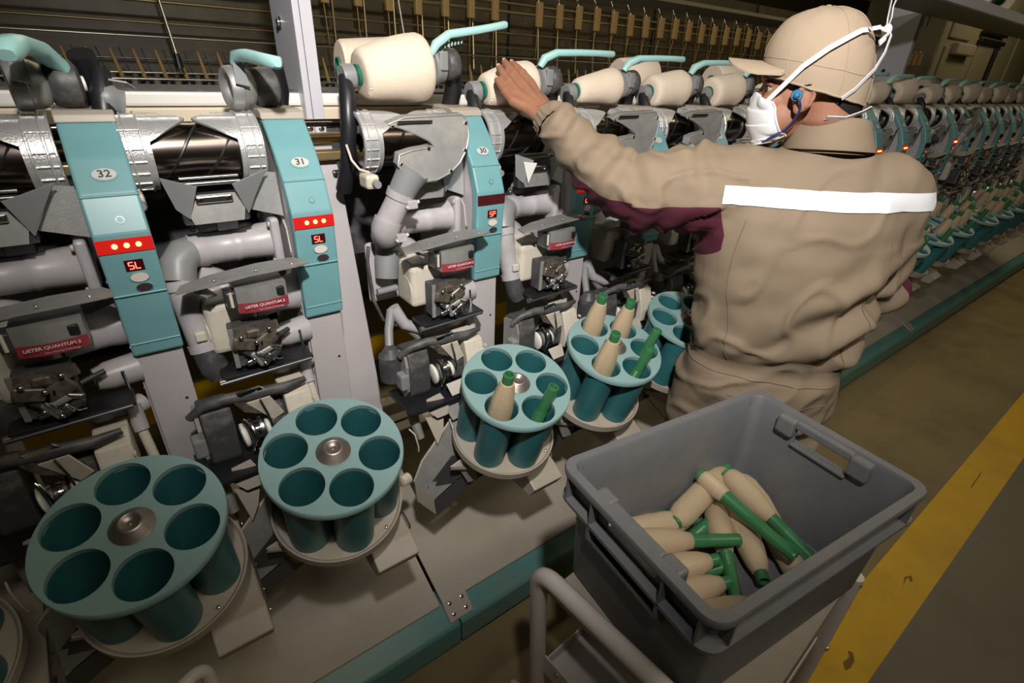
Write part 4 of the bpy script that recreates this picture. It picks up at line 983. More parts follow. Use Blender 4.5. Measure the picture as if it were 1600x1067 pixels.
MB().cyl((0, .0, .05), (0, .05, .13), .004, m=M['steel'], n=6).build('hook', cl)
MB().cyl((-.006, .0, -.06), (.026, .06, -.30), .0028, m=M['tan'], n=6).build('roving', cl)
MB().tube([(.07, .1, .12), (.075, .1, .0), (.06, .06, -.33)], .0045, M['brass'], 6).build('guide_rod', cl)
x = 1.065; cl.location = (x, 3.0, 1.832)
while x < 8.9:
    x += .172
    if abs(x - 2.27) < .08: continue
    c = copy_tree(cl); c.location = (x, 3.0, 1.828 + .006 * math.sin(x * 7))
for x, lb in ((.36, 'dark weighted drop rod hanging left of the pale post'), (1.47, 'dark weighted drop rod just right of the pale post')):
    b = MB().cyl((x, 2.92, 1.50), (x - .04, 3.0, 2.05), .006, m=M['rod'], n=8); b.cyl((x, 2.92, 1.46), (x - .002, 2.92, 1.515), .018, .012, M['black'], 12)
    tag(b.build('drop_rod', off=(x, 2.92, 1.7)), lb, 'hanging rod', 'drop rods of the spinning frame')
# pale tube handle of another trolley at the bottom left corner
b = MB(); b.tube(bend([(-.30, .57, 0), (-.28, .57, .62), (-.082, .685, .62), (-.07, .60, 0)], .03), .011, M['tube'], 14)
tag(b.build('tube_handle', off=(-.08, .62, 0)), 'pale bent tube handle poking in at the bottom edge below the lower left magazine', 'handle')
# machine head cabinets at upper right
cb = empty('head_cabinet', (12, 3.5, 0), 'beige machine head cabinet with dark slots at upper right beyond the far packages', 'cabinet'); co = (12, 3.5, 0)
MB().box(9.8, 18, 3.1, 4.2, 0, 3.1, M['panel'], .03).build('cabinet_body', cb, co)
for (x0, x1, z0, z1) in ((10.0, 11.2, 1.55, 2.05), (11.4, 13.2, 1.55, 2.25), (13.4, 15.6, 1.5, 2.6), (10.0, 10.9, 2.15, 2.5)):
    MB().box(x0, x1, 3.07, 3.105, z0, z1, M['panel'], .02).build('door_panel', cb, co)
for z in (2.16, 2.28): MB().box(11.3, 12.5, 3.02, 3.08, z, z + .06, M['black'], .01).build('vent_slot', cb, co)
MB().box(10.2, 11.0, 2.98, 3.08, 1.95, 2.10, M['greyb'], .02).build('junction_box', cb, co)
MB().cyl((12.2, 3.03, 1.5), (12.2, 3.03, 2.12), .03, m=M['black'], n=12).build('pipe', cb, co)

# ------------------------------------------------------------ the person
from mathutils import noise
PC = Vector((1.24, .533, 0)); PF = Vector((.7317, .6816, 0)); PL = Vector((-.6816, .7317, 0)); PZ = Vector((0, 0, 1))
def W(f, l, z): return PC + PF * f + PL * l + PZ * z
M['skin'] = mat('brown_skin', (.31, .14, .082), .6, noise=.12, nscale=40, bump=.25, bscale=350)
M['nail'] = mat('finger_nail', (.62, .40, .32), .35)
M['cloth'] = mat('tan_coverall_cloth', (.245, .185, .125), .8, noise=.07, nscale=14, bump=.25, bscale=900)
M['clothd'] = mat('tan_seam', (.19, .14, .092), .8)
M['burg'] = mat('burgundy_cloth', (.075, .008, .022), .75, noise=.1, nscale=30)
M['reflect'] = mat('reflective_tape', (.92, .93, 1.0), .35, noise=.03, nscale=20)
M['capc'] = mat('tan_cap_cloth', (.37, .285, .205), .85, noise=.06, nscale=25, bump=.3, bscale=700)
M['maskw'] = mat('white_mask_cloth', (.72, .72, .74), .75, bump=.2, bscale=600)
M['hair'] = mat('black_hair', (.012, .010, .009), .55, bump=.6, bscale=500)
M['blue'] = mat('blue_plug', (.02, .14, .26), .45); M['bluec'] = mat('blue_cord', (.03, .04, .16), .5)
M['eyew'] = mat('eye_white', (.38, .33, .29), .3); M['boot'] = mat('black_boot', (.02, .018, .016), .5)

def eloft(b, rings, m, n=36, caps=True, e=2.4):
    """rings: (centre, axis_a, half_a, axis_b, half_b)"""
    vs = []
    for c, A, a, B, bb in rings:
        for k in range(n):
            t = 2 * PI * k / n; ct, st = math.cos(t), math.sin(t)
            vs.append(c + A * a * math.copysign(abs(ct) ** (2 / e), ct) + B * bb * math.copysign(abs(st) ** (2 / e), st))
    fs = [[i * n + k, i * n + (k + 1) % n, (i + 1) * n + (k + 1) % n, (i + 1) * n + k] for i in range(len(rings) - 1) for k in range(n)]
    if caps: fs += [list(range(n)), list(range((len(rings) - 1) * n, len(rings) * n))]
    b.poly(vs, fs, m)
def remeshed(mb, name, vox, smooth=4, fac=.5):
    bmesh.ops.recalc_face_normals(mb.bm, faces=mb.bm.faces)
    me = bpy.data.meshes.new('tmp'); mb.bm.to_mesh(me); mb.bm.free()
    o = bpy.data.objects.new('tmp', me); COL.objects.link(o)
    r = o.modifiers.new('r', 'REMESH'); r.mode = 'VOXEL'; r.voxel_size = vox; r.adaptivity = 0; r.use_smooth_shade = True
    s = o.modifiers.new('s', 'SMOOTH'); s.iterations = smooth; s.factor = fac
    bpy.context.view_layer.update()
    nm = bpy.data.meshes.new_from_object(o.evaluated_get(bpy.context.evaluated_depsgraph_get()))
    bpy.data.objects.remove(o); bpy.data.meshes.remove(me); nm.name = name; return nm
def catmull(pts, rad, per=5):
    P = [Vector(p) for p in pts]; out = []
    for i in range(len(P) - 1):
        p0, p1, p2, p3 = P[max(i - 1, 0)], P[i], P[i + 1], P[min(i + 2, len(P) - 1)]
        for k in range(per):
            t = k / per; q = .5 * ((2 * p1) + (p2 - p0) * t + (2 * p0 - 5 * p1 + 4 * p2 - p3) * t * t + (3 * p1 - p0 - 3 * p2 + p3) * t ** 3)
            out.append((q, rad[i] + (rad[i + 1] - rad[i]) * t))
    out.append((P[-1], rad[-1])); return out

HOr = Vector((1.181, .571, 1.530)); HS = .93
HF = Vector((-.42, .905, -.07)).normalized(); HU = Vector((0, 0, 1)); HLf = HU.cross(HF).normalized(); HU = HF.cross(HLf).normalized()
def Hd(x, y, z): return HOr + (HF * x + HLf * y + HU * z) * HS
person = empty('person', PC, 'person in tan coverall and cap with white face mask, left hand on a yarn package', 'person')
po = tuple(PC)
# --- body: one continuous surface from feet to head and fingers
b = MB(); sk = M['skin']
def ell(c, r3, m=sk, axes=None):
    A = axes or (HF, HLf, HU); n = 20; vs = []; fs = []
    if axes is None and len(set(r3)) > 1: r3 = tuple(q * HS for q in r3)
    for i in range(n + 1):
        ph = PI * i / n
        for k in range(2 * n):
            t = PI * k / n; vs.append(c + A[0] * r3[0] * math.sin(ph) * math.cos(t) + A[1] * r3[1] * math.sin(ph) * math.sin(t) + A[2] * r3[2] * math.cos(ph))
    for i in range(n):
        for k in range(2 * n): fs.append([i * 2 * n + k, i * 2 * n + (k + 1) % (2 * n), (i + 1) * 2 * n + (k + 1) % (2 * n), (i + 1) * 2 * n + k])
    b.poly(vs, fs, m)
ell(Hd(-.005, 0, .005), (.098, .076, .088)); ell(Hd(.035, 0, -.055), (.062, .062, .075)); ell(Hd(.045, 0, -.115), (.042, .044, .034))
ell(Hd(.068, 0, -.145), (.020, .022, .018)); ell(Hd(.088, 0, -.018), (.016, .045, .012))
ell(Hd(.104, 0, -.075), (.018, .014, .020)); b.loft([(Hd(.092, 0, -.035), .007), (Hd(.108, 0, -.068), .010), (Hd(.110, 0, -.078), .011)], sk, 12)
for s_ in (-1, 1):
    ell(Hd(.070, s_ * .042, -.068), (.026, .024, .022)); ell(Hd(.050, s_ * .045, -.10), (.036, .022, .034))
    # ear
    ell(Hd(.010, s_ * .077, -.062), (.020, .008, .026)); b.tube([Hd(.008 + .018 * math.cos(t * .5) - .004 * math.sin(t * .5), s_ * .084, -.060 + .025 * math.sin(t * .5)) for t in range(0, 9)], .0040, sk, 8); ell(Hd(.016, s_ * .080, -.080), (.010, .006, .012))
ell(Hd(.096, 0, -.112), (.014, .024, .007)); ell(Hd(.094, 0, -.124), (.014, .022, .007))
b.loft([(Hd(-.045, 0, -.03), .055), (Hd(-.040, 0, -.09), .056), (W(-.01, .0, 1.40), .058), (W(0, 0, 1.34), .07), (W(0, 0, 1.28), .09)], sk, 24)
X_, Y_, Z_ = PF, PL, PZ
eloft(b, [(W(0, 0, 1.34), PL, .10, PF, .06), (W(0, 0, 1.28), PL, .165, PF, .085), (W(0, 0, 1.15), PL, .16, PF, .095), (W(0, 0, .98), PL, .135, PF, .085), (W(0, 0, .86), PL, .15, PF, .095), (W(0, 0, .76), PL, .14, PF, .09)], sk)
LS = W(0, .175, 1.305); LE = Vector((.945, .81, 1.285)); LW = Vector((.857, .985, 1.396)); RS = W(0, -.150, 1.285); RE = W(.07, -.225, 1.06); RWr = W(.24, -.19, 1.07)
b.loft(catmull([LS, (LS + LE) / 2, LE, (LE + LW) / 2 , LW, Vector((.858, 1.02, 1.415))], [.055, .045, .038, .036, .026, .027]), sk, 18)
b.loft(catmull([RS, (RS + RE) / 2, RE, (RE + RWr) / 2, RWr, W(.27, -.18, 1.075)], [.055, .045, .038, .036, .026, .026]), sk, 18)
for s_ in (1, -1):
    hp = W(0, s_ * .085, .80); kn = W(.03, s_ * .10, .46); an = W(-.01, s_ * .11, .09); b.loft([(hp, .085), ((hp + kn) / 2, .075), (kn, .055), ((kn + an) / 2, .052), (an, .038)], sk, 18)
    b.loft([(an + PZ * .0, .038), (an - PZ * .03 + PF * .05, .036), (an - PZ * .045 + PF * .14, .028)], sk, 14)
# left hand: palm and five fingers laid on the package
Wp = Vector((.857, 1.01, 1.408)); K = [Vector(p) for p in ((.812, 1.082, 1.437), (.832, 1.09, 1.453), (.858, 1.098, 1.468), (.886, 1.108, 1.474))]
for i, k_ in enumerate(K):
    t = (i - 1.5) / 1.5
    b.loft([(Wp + Vector((.016, .002, .004)) * t * .9, .0165), (Wp.lerp(k_, .5), .0155), (k_, .0125), (k_ + (k_ - Wp) * .08, .011)], sk, 12)
ell(Vector((.842, 1.068, 1.440)), (.034, .030, .016), axes=((Vector((.9, .2, .4))).normalized(), Vector((-.2, .85, .45)).normalized(), Vector((.3, -.45, .85)).normalized()))
FNG = [[(.812, 1.082, 1.437), (.812, 1.114, 1.456), (.813, 1.136, 1.470), (.814, 1.152, 1.480)],
       [(.832, 1.09, 1.453), (.831, 1.126, 1.477), (.832, 1.152, 1.494), (.833, 1.170, 1.506)],
       [(.858, 1.098, 1.468), (.857, 1.138, 1.492), (.859, 1.166, 1.508), (.861, 1.186, 1.519)],
       [(.886, 1.108, 1.474), (.886, 1.144, 1.495), (.886, 1.168, 1.508), (.886, 1.187, 1.517)]]
FR = [(.0115, .0102, .0094, .0076), (.0125, .0112, .0104, .0083), (.0130, .0115, .0107, .0085), (.0126, .0113, .0104, .0083)]
for P_, R_ in zip(FNG, FR):
    b.loft(catmull([Vector(p) for p in P_], list(R_), 4), sk, 12); ell(Vector(P_[-1]), (R_[-1] * 1.02,) * 3); ell(Vector(P_[1]), (R_[1] * 1.12,) * 3)
th = [(.885, 1.045, 1.418), (.908, 1.072, 1.428), (.921, 1.100, 1.440), (.925, 1.128, 1.450)]
b.loft(catmull([Vector(p) for p in th], [.017, .0135, .0118, .0085], 4), sk, 12); ell(Vector(th[-1]), (.0088,) * 3)
# right hand, loosely curled ahead of the waist
rw = W(.27, -.18, 1.075); 
b.loft([(rw, .026), (rw + PF * .04 + PL * .01, .032), (rw + PF * .085 + PL * .015, .028)], sk, 14)
for i in range(4):
    q = rw + PF * .085 + PL * (.015) + PZ * (.026 - i * .017); b.loft(catmull([q, q + PF * .035 + PL * .006, q + PF * .050 + PL * .026, q + PF * .040 + PL * .042], [.0095, .009, .0085, .007], 4), sk, 10)
b.loft(catmull([rw + PF * .03 + PZ * .028, rw + PF * .06 + PZ * .045 + PL * .012, rw + PF * .09 + PZ * .042 + PL * .022], [.014, .012, .009], 4), sk, 10)
bme = remeshed(b, 'body', .0034, 5, .5); bme.materials.append(M['skin']); 
for v in bme.vertices: v.co -= PC
for p in bme.polygons: p.use_smooth = True
body = bpy.data.objects.new('body', bme); COL.objects.link(body); body.parent = person
b = MB()
for P_, R_, up in zip(FNG, FR, [Vector((-.35, -.55, .75))] * 4):
    a, c = Vector(P_[-2]), Vector(P_[-1]); d = (c - a).normalized(); n_ = (up - d * up.dot(d)).normalized(); s_ = d.cross(n_); o_ = c + d * .001 + n_ * (R_[-1] * .62)
    vs = [o_ + d * .0065 * math.cos(t * PI / 8) + s_ * .0052 * math.sin(t * PI / 8) + n_ * (.0022 - .002 * math.sin(t * PI / 8) ** 2) for t in range(16)]
    b.poly(vs, [list(range(16))], M['nail'])
b.build('fingernails', person, po)
# eye and brow on the visible side
b = MB()
for s_ in (-1, 1):
    b.sphere(Hd(.074, s_ * .034, -.040), .0118, M['eyew']); b.sphere(Hd(.0822, s_ * .037, -.040), .0058, M['ink']); 
b.build('eye', person, po)
b = MB()
for s_ in (-1, 1):
    b.loft([(Hd(.098, s_ * .012, -.020), .003), (Hd(.093, s_ * .034, -.014), .0045), (Hd(.076, s_ * .055, -.020), .003)], M['hair'], 8)
    b.loft([(Hd(.090, s_ * .022, -.030), .003), (Hd(.088, s_ * .036, -.028), .0045), (Hd(.074, s_ * .050, -.034), .003)], M['skin'], 8)
b.build('eyebrow', person, po)

# --- coverall
b = MB(); cl_ = M['cloth']
T = [(.74, .165, .125, 0), (.80, .188, .135, -.005), (.855, .183, .128, -.005), (.875, .172, .120, 0), (.895, .176, .124, 0), (.93, .192, .138, -.005), (1.0, .200, .142, -.008), (1.08, .208, .142, -.010), (1.16, .214, .140, -.012), (1.24, .216, .132, -.010), (1.29, .205, .118, -.006), (1.33, .165, .098, 0), (1.36, .115, .082, 0), (1.385, .078, .072, 0)]
eloft(b, [(W(f, .012 if 1.0 < z < 1.34 else 0, z), PL, a * (.95 if z > .95 else 1), PF, bb) for z, a, bb, f in T], cl_, 40, e=2.5)
b.loft(catmull([W(0, .11, 1.265), LS + Vector((0, 0, -.032)), (LS + LE) / 2 + Vector((0, 0, -.022)), LE + Vector((-.002, -.004, -.012)), (LE + LW) / 2 + Vector((0, 0, -.008)), LW + Vector((.004, -.012, -.004)), LW + Vector((0, .002, 0))], [.108, .108, .094, .076, .060, .047, .036]), cl_, 26)
b.loft(catmull([W(-.005, -.11, 1.27), RS, (RS + RE) / 2, RE, (RE + RWr) / 2, RWr], [.095, .084, .072, .066, .056, .045]), cl_, 26)
for s_ in (1, -1):
    hp = W(0, s_ * .09, .80); kn = W(.03, s_ * .105, .46); an = W(-.005, s_ * .115, .10)
    b.loft([(hp, .108), ((hp + kn) / 2, .105), (kn, .088), ((kn + an) / 2, .082), (an, .078)], cl_, 26)
cme = remeshed(b, 'coverall', .0065, 5, .5)
cme.materials.append(M['cloth']); cme.materials.append(M['burg'])
cme.update()
nrm = [v.normal.copy() for v in cme.vertices]
def seg_dist(p, a, c):
    d = c - a; t = max(0, min(1, (p - a).dot(d) / d.length_squared)); return (p - (a + d * t)).length, t
import mathutils
def fold(p, n):
    h = 0
    q = p - PC; f = q.dot(PF); l = q.dot(PL); z = q.z
    dL, tL = seg_dist(p, LS, LE); dW, tW = seg_dist(p, LE, LW); dR, tR = seg_dist(p, RS, RE)
    arm = min(dL, dW) < .11 and l > .16
    if arm:   # rings of folds round the sleeve, tighter at elbow and cuff
        s_ = (tL if dL < dW else 1 + tW)
        h += .0055 * math.sin(s_ * 21 + 3.0 * noise.noise(p * 9) + 4 * q.z * 3) * (.35 + .65 * min(1, abs(s_ - .1) * 1.2))
        h += .005 * noise.noise(p * 26) + .007 * noise.noise(p * 13) + .007 * max(0, 1 - abs(noise.noise(Vector((p.x * 8, p.y * 8, p.z * 15)))) * 5)
    else:
        # broad diagonal drapes on the lower back falling to the right side of the belt
        w_ = max(0, min(1, (1.20 - z) / .16)) * max(0, min(1, (z - .90) / .03))
        u = l * .75 + z * .9 + .05 * noise.noise(p * 5)
        h += w_ * (.015 * math.sin(u * 62 + 2.2 * noise.noise(p * 7 + Vector((3, 0, 0)))) * max(.12, min(1, (.10 - l) * 5)))
        h += w_ * .006 * math.sin(l * 75 + 3 * noise.noise(p * 6)) * max(0, min(1, (1.02 - z) * 7))
        h += .009 * noise.noise(p * 7 + Vector((5, 1, 2))) + .004 * noise.noise(p * 19)
        h += .006 * math.sin((l * .5 + z * 1.0) * 48 + 3 * noise.noise(p * 5)) * max(0, min(1, (-.02 - l) * 8)) * max(0, min(1, (1.22 - z) * 8))
        h += .006 * max(0, 1 - abs(noise.noise(Vector((l * 9 + 3, f * 6, (z + l * .5) * 9)))) * 6) * (1.3 if z < 1.2 else .8)
        if z < .86: h += .006 * math.sin(l * 60 + z * 30 + 3 * noise.noise(p * 6)) * min(1, (.86 - z) * 10)
        if z < .7: h += .008 * noise.noise(Vector((p.x * 9, p.y * 9, p.z * 5)))
    return h
for v, n_ in zip(cme.vertices, nrm):
    v.co = v.co + n_ * fold(v.co, n_)
cme.update()
att = cme.attributes.new('panel', 'FLOAT', 'POINT')
def sst(e0, e1, x): t = max(0, min(1, (x - e0) / (e1 - e0))); return t
for i, v in enumerate(cme.vertices):
    c = v.co; q = c - PC; l = q.dot(PL); f = q.dot(PF); z = q.z; val = -1.0
    dL, tL = seg_dist(c, LS, LE); dW, tW = seg_dist(c, LE, LW)
    if min(dL, dW) < .19 and l > .10:
        ax = LS.lerp(LE, tL) if dL < dW else LE.lerp(LW, tW)
        below = (ax.z - .030 - (.01 if dL < dW else .03 * tW)) - c.z      # under the sleeve axis
        side = (l - .185) - max(0, z - 1.2) * .35                # outside the armhole seam
        end = .60 - tW
        val = min(below, side, end * .1, .17 - min(dL, dW)) * 20
    dR, tR = seg_dist(c, RS, RE); dq, tq = seg_dist(c, RE, RWr)
    if min(dR, dq) < .12 and l < -.12:
        val = max(val, 20 * min(f - .02, 1.18 - z, -.13 - l))
    att.data[i].value = val
for p in cme.polygons: p.use_smooth = True
nt = M['cloth'].node_tree; bs = nt.nodes['Principled BSDF']; src = bs.inputs['Base Color'].links[0].from_socket
an = nt.nodes.new('ShaderNodeAttribute'); an.attribute_name = 'panel'; gt = nt.nodes.new('ShaderNodeMath'); gt.operation = 'GREATER_THAN'; gt.inputs[1].default_value = 0
mxn = nt.nodes.new('ShaderNodeMix'); mxn.data_type = 'RGBA'; mxn.inputs[7].default_value = (.075, .008, .022, 1)
nt.links.new(an.outputs['Fac'], gt.inputs[0]); nt.links.new(gt.outputs[0], mxn.inputs[0]); nt.links.new(src, mxn.inputs[6]); nt.links.new(mxn.outputs[2], bs.inputs['Base Color'])
BV = BVHTree.FromPolygons([v.co for v in cme.vertices], [list(p.vertices) for p in cme.polygons])
for v in cme.vertices: v.co -= PC
cov = bpy.data.objects.new('coverall', cme); COL.objects.link(cov); cov.parent = person
def wrap(name, angs, z0, z1, off, m, parent, centre=None, rows=4, zf=None):
    b = MB(); vs = []; n = len(angs)
    for r_ in range(rows):
        for i, a in enumerate(angs):
            z = z0 + (z1 - z0) * r_ / (rows - 1) + (zf(a) if zf else 0)
            d = -(PF * math.cos(math.radians(a)) - PL * math.sin(math.radians(a)))   # a=0: straight behind, + towards his right... 
            o_ = PC + PZ * z + (centre or Vector()) ; hit = BV.ray_cast(o_ + d * .9, -d)
            vs.append((hit[0] if hit[0] else o_ + d * .2) + d * off)
    b.poly(vs, [[r_ * n + i, r_ * n + i + 1, (r_ + 1) * n + i + 1, (r_ + 1) * n + i] for r_ in range(rows - 1) for i in range(n - 1)], m)
    return b.build(name, parent, po)
b = MB(); cols_ = [('p', .207 - .009 * k) for k in range(41)] + [('r', -58 - 3.5 * k) for k in range(7)]; rows_ = 5; vs = []
for r_ in range(rows_):
    for i, (kd, q) in enumerate(cols_):
        z = 1.268 + .036 * r_ / (rows_ - 1) + .006 * min(1, i / 40)
        if kd == 'p': o_ = W(-.6, q, z); d = PF.copy()
        else: d = (PF * math.cos(math.radians(q)) - PL * math.sin(math.radians(q))); o_ = PC + PZ * z - d * .6
        h = BV.ray_cast(o_, d); vs.append((h[0] + h[1] * .0028 if h[1].dot(d) < 0 else h[0] - h[1] * .0028) if h[0] else o_ + d * .45)
n = len(cols_); b.poly(vs, [[r_ * n + i, r_ * n + i + 1, (r_ + 1) * n + i + 1, (r_ + 1) * n + i] for r_ in range(rows_ - 1) for i in range(n - 1)], M['reflect'])
b.build('reflective_tape', cov, po)
wrap('belt_band', [-100 + 4 * k for k in range(51)], .862, .898, .004, M['cloth'], cov)
# raised seams: shoulder princess seams and yoke
def seam(pts, name='seam', r=.0016, m='clothd'):
    b = MB(); out = []
    for a, z in pts:
        d = -(PF * math.cos(math.radians(a)) - PL * math.sin(math.radians(a))); o_ = PC + PZ * z; h = BV.ray_cast(o_ + d * .9, -d)
        if h[0]: out.append(h[0] + d * .0006)
    return out, b
def add_seam(anchors, n=30, **k):
    pts = []
    for (a0, z0), (a1, z1) in zip(anchors, anchors[1:]):
        for i in range(n): pts.append((a0 + (a1 - a0) * i / n, z0 + (z1 - z0) * i / n))
    out, b = seam(pts); 
    if len(out) > 3: b.tube(out, .0013, M['clothd'], 6); b.build('seam', cov, po)
add_seam([(-52, 1.22), (-50, 1.10), (-48, .90)]); add_seam([(52, 1.24), (54, 1.12), (50, 1.02), (46, .90)]); add_seam([(-58, .81), (0, .80), (40, .81)])
# collar
b = MB(); ring = []
NC = W(-.012, .0, 1.388); n = 40
def colr(h, r_, t):   # open at the front
    a = math.radians(t); d = PF * math.cos(a) + PL * math.sin(a); back = (1 - math.cos(a)) / 2
    return NC + d * r_ * (1.0 + .02 * back) + PZ * (h + .022 * back - .012) + HF * (.2 * h)
prof = [(-.02, .078), (.0, .074), (.028, .069), (.044, .067), (.047, .069), (.045, .072), (.028, .077), (.004, .083), (-.008, .087), (-.013, .087), (-.010, .082), (.0, .078)]
ts = [25 + 310 * k / n for k in range(n + 1)]
vs = [colr(h, r_, t) for h, r_ in prof for t in ts]
N1 = n + 1
b.poly(vs, [[i * N1 + k, i * N1 + k + 1, (i + 1) * N1 + k + 1, (i + 1) * N1 + k] for i in range(len(prof) - 1) for k in range(n)], M['cloth'])
b.build('collar', cov, po)
# elastic cuff with gathered ribs
b = MB(); ax = (LW + Vector((.0, .018, .007)) - (LW - Vector((.006, .022, .012)))).normalized(); d_, u_, v_ = frame(ax); vs = []; n = 60; base = LW - ax * .022
for i, (h, r_) in enumerate(((0, .047), (.010, .0435), (.022, .041), (.034, .040), (.042, .040), (.044, .036), (.036, .033), (.02, .033))):
    for k in range(n):
        t = 2 * PI * k / n; rr = r_ + (.0016 * math.sin(k * PI * 2 / 3) + .0014 * noise.noise(Vector((k * .7, i * .8, 0)))); vs.append(base + d_ * h + (u_ * math.cos(t) + v_ * math.sin(t)) * rr)
b.poly(vs, [[i * n + k, i * n + (k + 1) % n, (i + 1) * n + (k + 1) % n, (i + 1) * n + k] for i in range(7) for k in range(n)], M['cloth'])
b.build('cuff', cov, po)
# boots
for s_ in (1, -1):
    an = W(-.01, s_ * .11, 0); b = MB()
    b.loft([(an + PZ * .16, .052), (an + PZ * .09, .053), (an + PZ * .05 + PF * .03, .050), (an + PZ * .047 + PF * .09, .046), (an + PZ * .04 + PF * .15, .040), (an + PZ * .038 + PF * .175, .022)], M['boot'], 18)
    R = Matrix((PF, PL, PZ)).transposed(); b.box(an.x + PF.x * .06 - .125, an.x + PF.x * .06 + .125, an.y + PF.y * .06 - .045, an.y + PF.y * .06 + .045, .0, .025, M['boot'], .01, R=R)
    b.build('boot', person, po)
# --- cap, mask, hair, ear plug
HB = BVHTree.FromPolygons([Vector(v.co) + PC for v in bme.vertices], [list(p.vertices) for p in bme.polygons])
def capp(t, ph, k=1.0, dz=0):
    """t: heading angle from front, ph: elevation 0 edge .. 1 top"""
    ca, sa = math.cos(t), math.sin(t)
    lo = -.042 + .034 * ca; ca0 = ca
    el = ph * PI / 2; rx = .112 * (1 + .02 * (ca < 0)); ry = .094
    tk = 1 - .075 * (1 - ph) ** 5; rx *= tk; ry *= tk
    x = rx * ca * math.cos(el) ** .72; y = ry * sa * math.cos(el) ** .72; z = lo + (.108 - lo) * math.sin(el) ** .95
    return Hd(x * k - .002, y * k, z * (k if z > 0 else 1) + dz + (.003 * noise.noise(Vector((x * 30, y * 30, z * 30)))))
b = MB(); n = 72; rows = 20; vs = [capp(2 * PI * k / n, r_ / rows) for r_ in range(rows) for k in range(n)] + [capp(0, 1)]
fs = [[r_ * n + k, r_ * n + (k + 1) % n, (r_ + 1) * n + (k + 1) % n, (r_ + 1) * n + k] for r_ in range(rows - 1) for k in range(n)] + [[(rows - 1) * n + k, (rows - 1) * n + (k + 1) % n, rows * n] for k in range(n)]
b.poly(vs, fs, M['capc']); vs2 = [capp(2 * PI * k / n, 0) for k in range(n)] + [capp(2 * PI * k / n, .06, .95) for k in range(n)]
b.poly(vs2, [[k, (k + 1) % n, n + (k + 1) % n, n + k] for k in range(n)], M['capc'])
b.tube([capp(2 * PI * k / n, .0, 1.004) for k in range(n + 1)], .0022, M['capc'], 6, False)
cap = b.build('cap', person, po)
b = MB()
for a in (0, 60, 120, 180, 240, 300): b.tube([capp(math.radians(a), r_ / 24, 1.004) for r_ in range(24)], .0009, M['capc'], 6)
b.tube([capp(2 * PI * k / n, .17, 1.003) for k in range(n + 1)], .0008, M['capc'], 5, False)
b.sphere(Hd(-.002, 0, .109), .006, M['capc'], (1, 1, .5)); b.build('seam', cap, po)
b = MB(); vs = []; m_, n = 14, 26     # curved peak
for j in range(2):
    for r_ in range(m_ + 1):
        for k in range(n + 1):
            t = math.radians(-62 + 124 * k / n); s_ = r_ / m_; e0 = .108 * math.cos(t); base = Vector((.106 * math.cos(t), .088 * math.sin(t)))
            tip = Vector((.106 * math.cos(t) + (.078 * (1 - math.cos(t)) + .072) * max(0, math.cos(t * 1.45)) ** .38, .078 * math.sin(t) / math.sin(math.radians(62)))); p_ = base.lerp(tip, s_)
            z = -.040 * (p_.y / .08) ** 2 * (.6 + .4 * s_) + .010 * s_; vs.append(Hd(p_.x, p_.y, z + .016 - j * .004))
Nn = (m_ + 1) * (n + 1); fs = []
for j in range(2):
    for r_ in range(m_):
        for k in range(n): a = j * Nn + r_ * (n + 1) + k; fs.append([a, a + 1, a + n + 2, a + n + 1])
for k in range(n): a = m_ * (n + 1) + k; fs.append([a, a + 1, Nn + a + 1, Nn + a])
b.poly(vs, fs, M['capc']); b.build('peak', cap, po)
# hair under the cap at nape and temple
b = MB(); vs = []; rows = 6; angs = [math.radians(a) for a in range(52, 309, 4)]
for r_ in range(rows):
    for a in angs:
        ca = math.cos(a); nape = max(0, -ca); zz = -.030 - (.006 + .068 * nape ** 1.2 + (.030 if 108 < abs(math.degrees(a) - 180) < 124 else 0)) * r_ / (rows - 1)
        d = HF * math.cos(a) + HLf * math.sin(a); h = HB.ray_cast(Hd(-.01, 0, zz) + d * .3, -d); q = h[0] if h[0] else Hd(0, 0, zz) + d * .08
        vs.append(q + d * (.0045 if r_ < rows - 1 else .0005))
n = len(angs); b.poly(vs, [[r_ * n + k, r_ * n + k + 1, (r_ + 1) * n + k + 1, (r_ + 1) * n + k] for r_ in range(rows - 1) for k in range(n - 1)], M['hair']); b.build('hair', person, po)
# mask with pleats
b = MB(); vs = []; rows, cols = 40, 44
def mpt(u, v, lift=0):
    a = math.radians((-56 + 112 * u) * (1 + .30 * v)); d = HF * math.cos(a) + HLf * math.sin(a)
    edge = abs(u - .5) * 2
    z = (-.044 - .022 * edge ** 1.5) * (1 - v) + (-.160 + .024 * edge ** 2) * v
    o_ = Hd(.02, 0, z); h = HB.ray_cast(o_ + d * .3, -d); R_ = ((h[0] - o_).dot(d)) if h[0] else .07
    R_ = min(R_, .088)
    Rs = .074 + .020 * math.cos(a) ** 3 * math.sin(PI * min(1, v * .9 + .12))
    e_ = edge ** 4; Rr = (1 - e_) * max(R_ + .003, Rs) + e_ * (R_ + .0035)
    Rr += .0030 * (1 - ((v * 3.3 + .06 * math.sin(u * 5)) % 1)) * (1 - edge ** 3)
    return o_ + d * (Rr + lift)
for r_ in range(rows + 1):
    for k in range(cols + 1): vs.append(mpt(k / cols, r_ / rows))
b.poly(vs, [[r_ * (cols + 1) + k, r_ * (cols + 1) + k + 1, (r_ + 1) * (cols + 1) + k + 1, (r_ + 1) * (cols + 1) + k] for r_ in range(rows) for k in range(cols)], M['maskw'])
for u in (.0, 1.0): b.tube([mpt(u, r_ / rows, .001) for r_ in range(rows + 1)], .0022, M['maskw'], 6)
mask = b.build('face_mask', person, po)
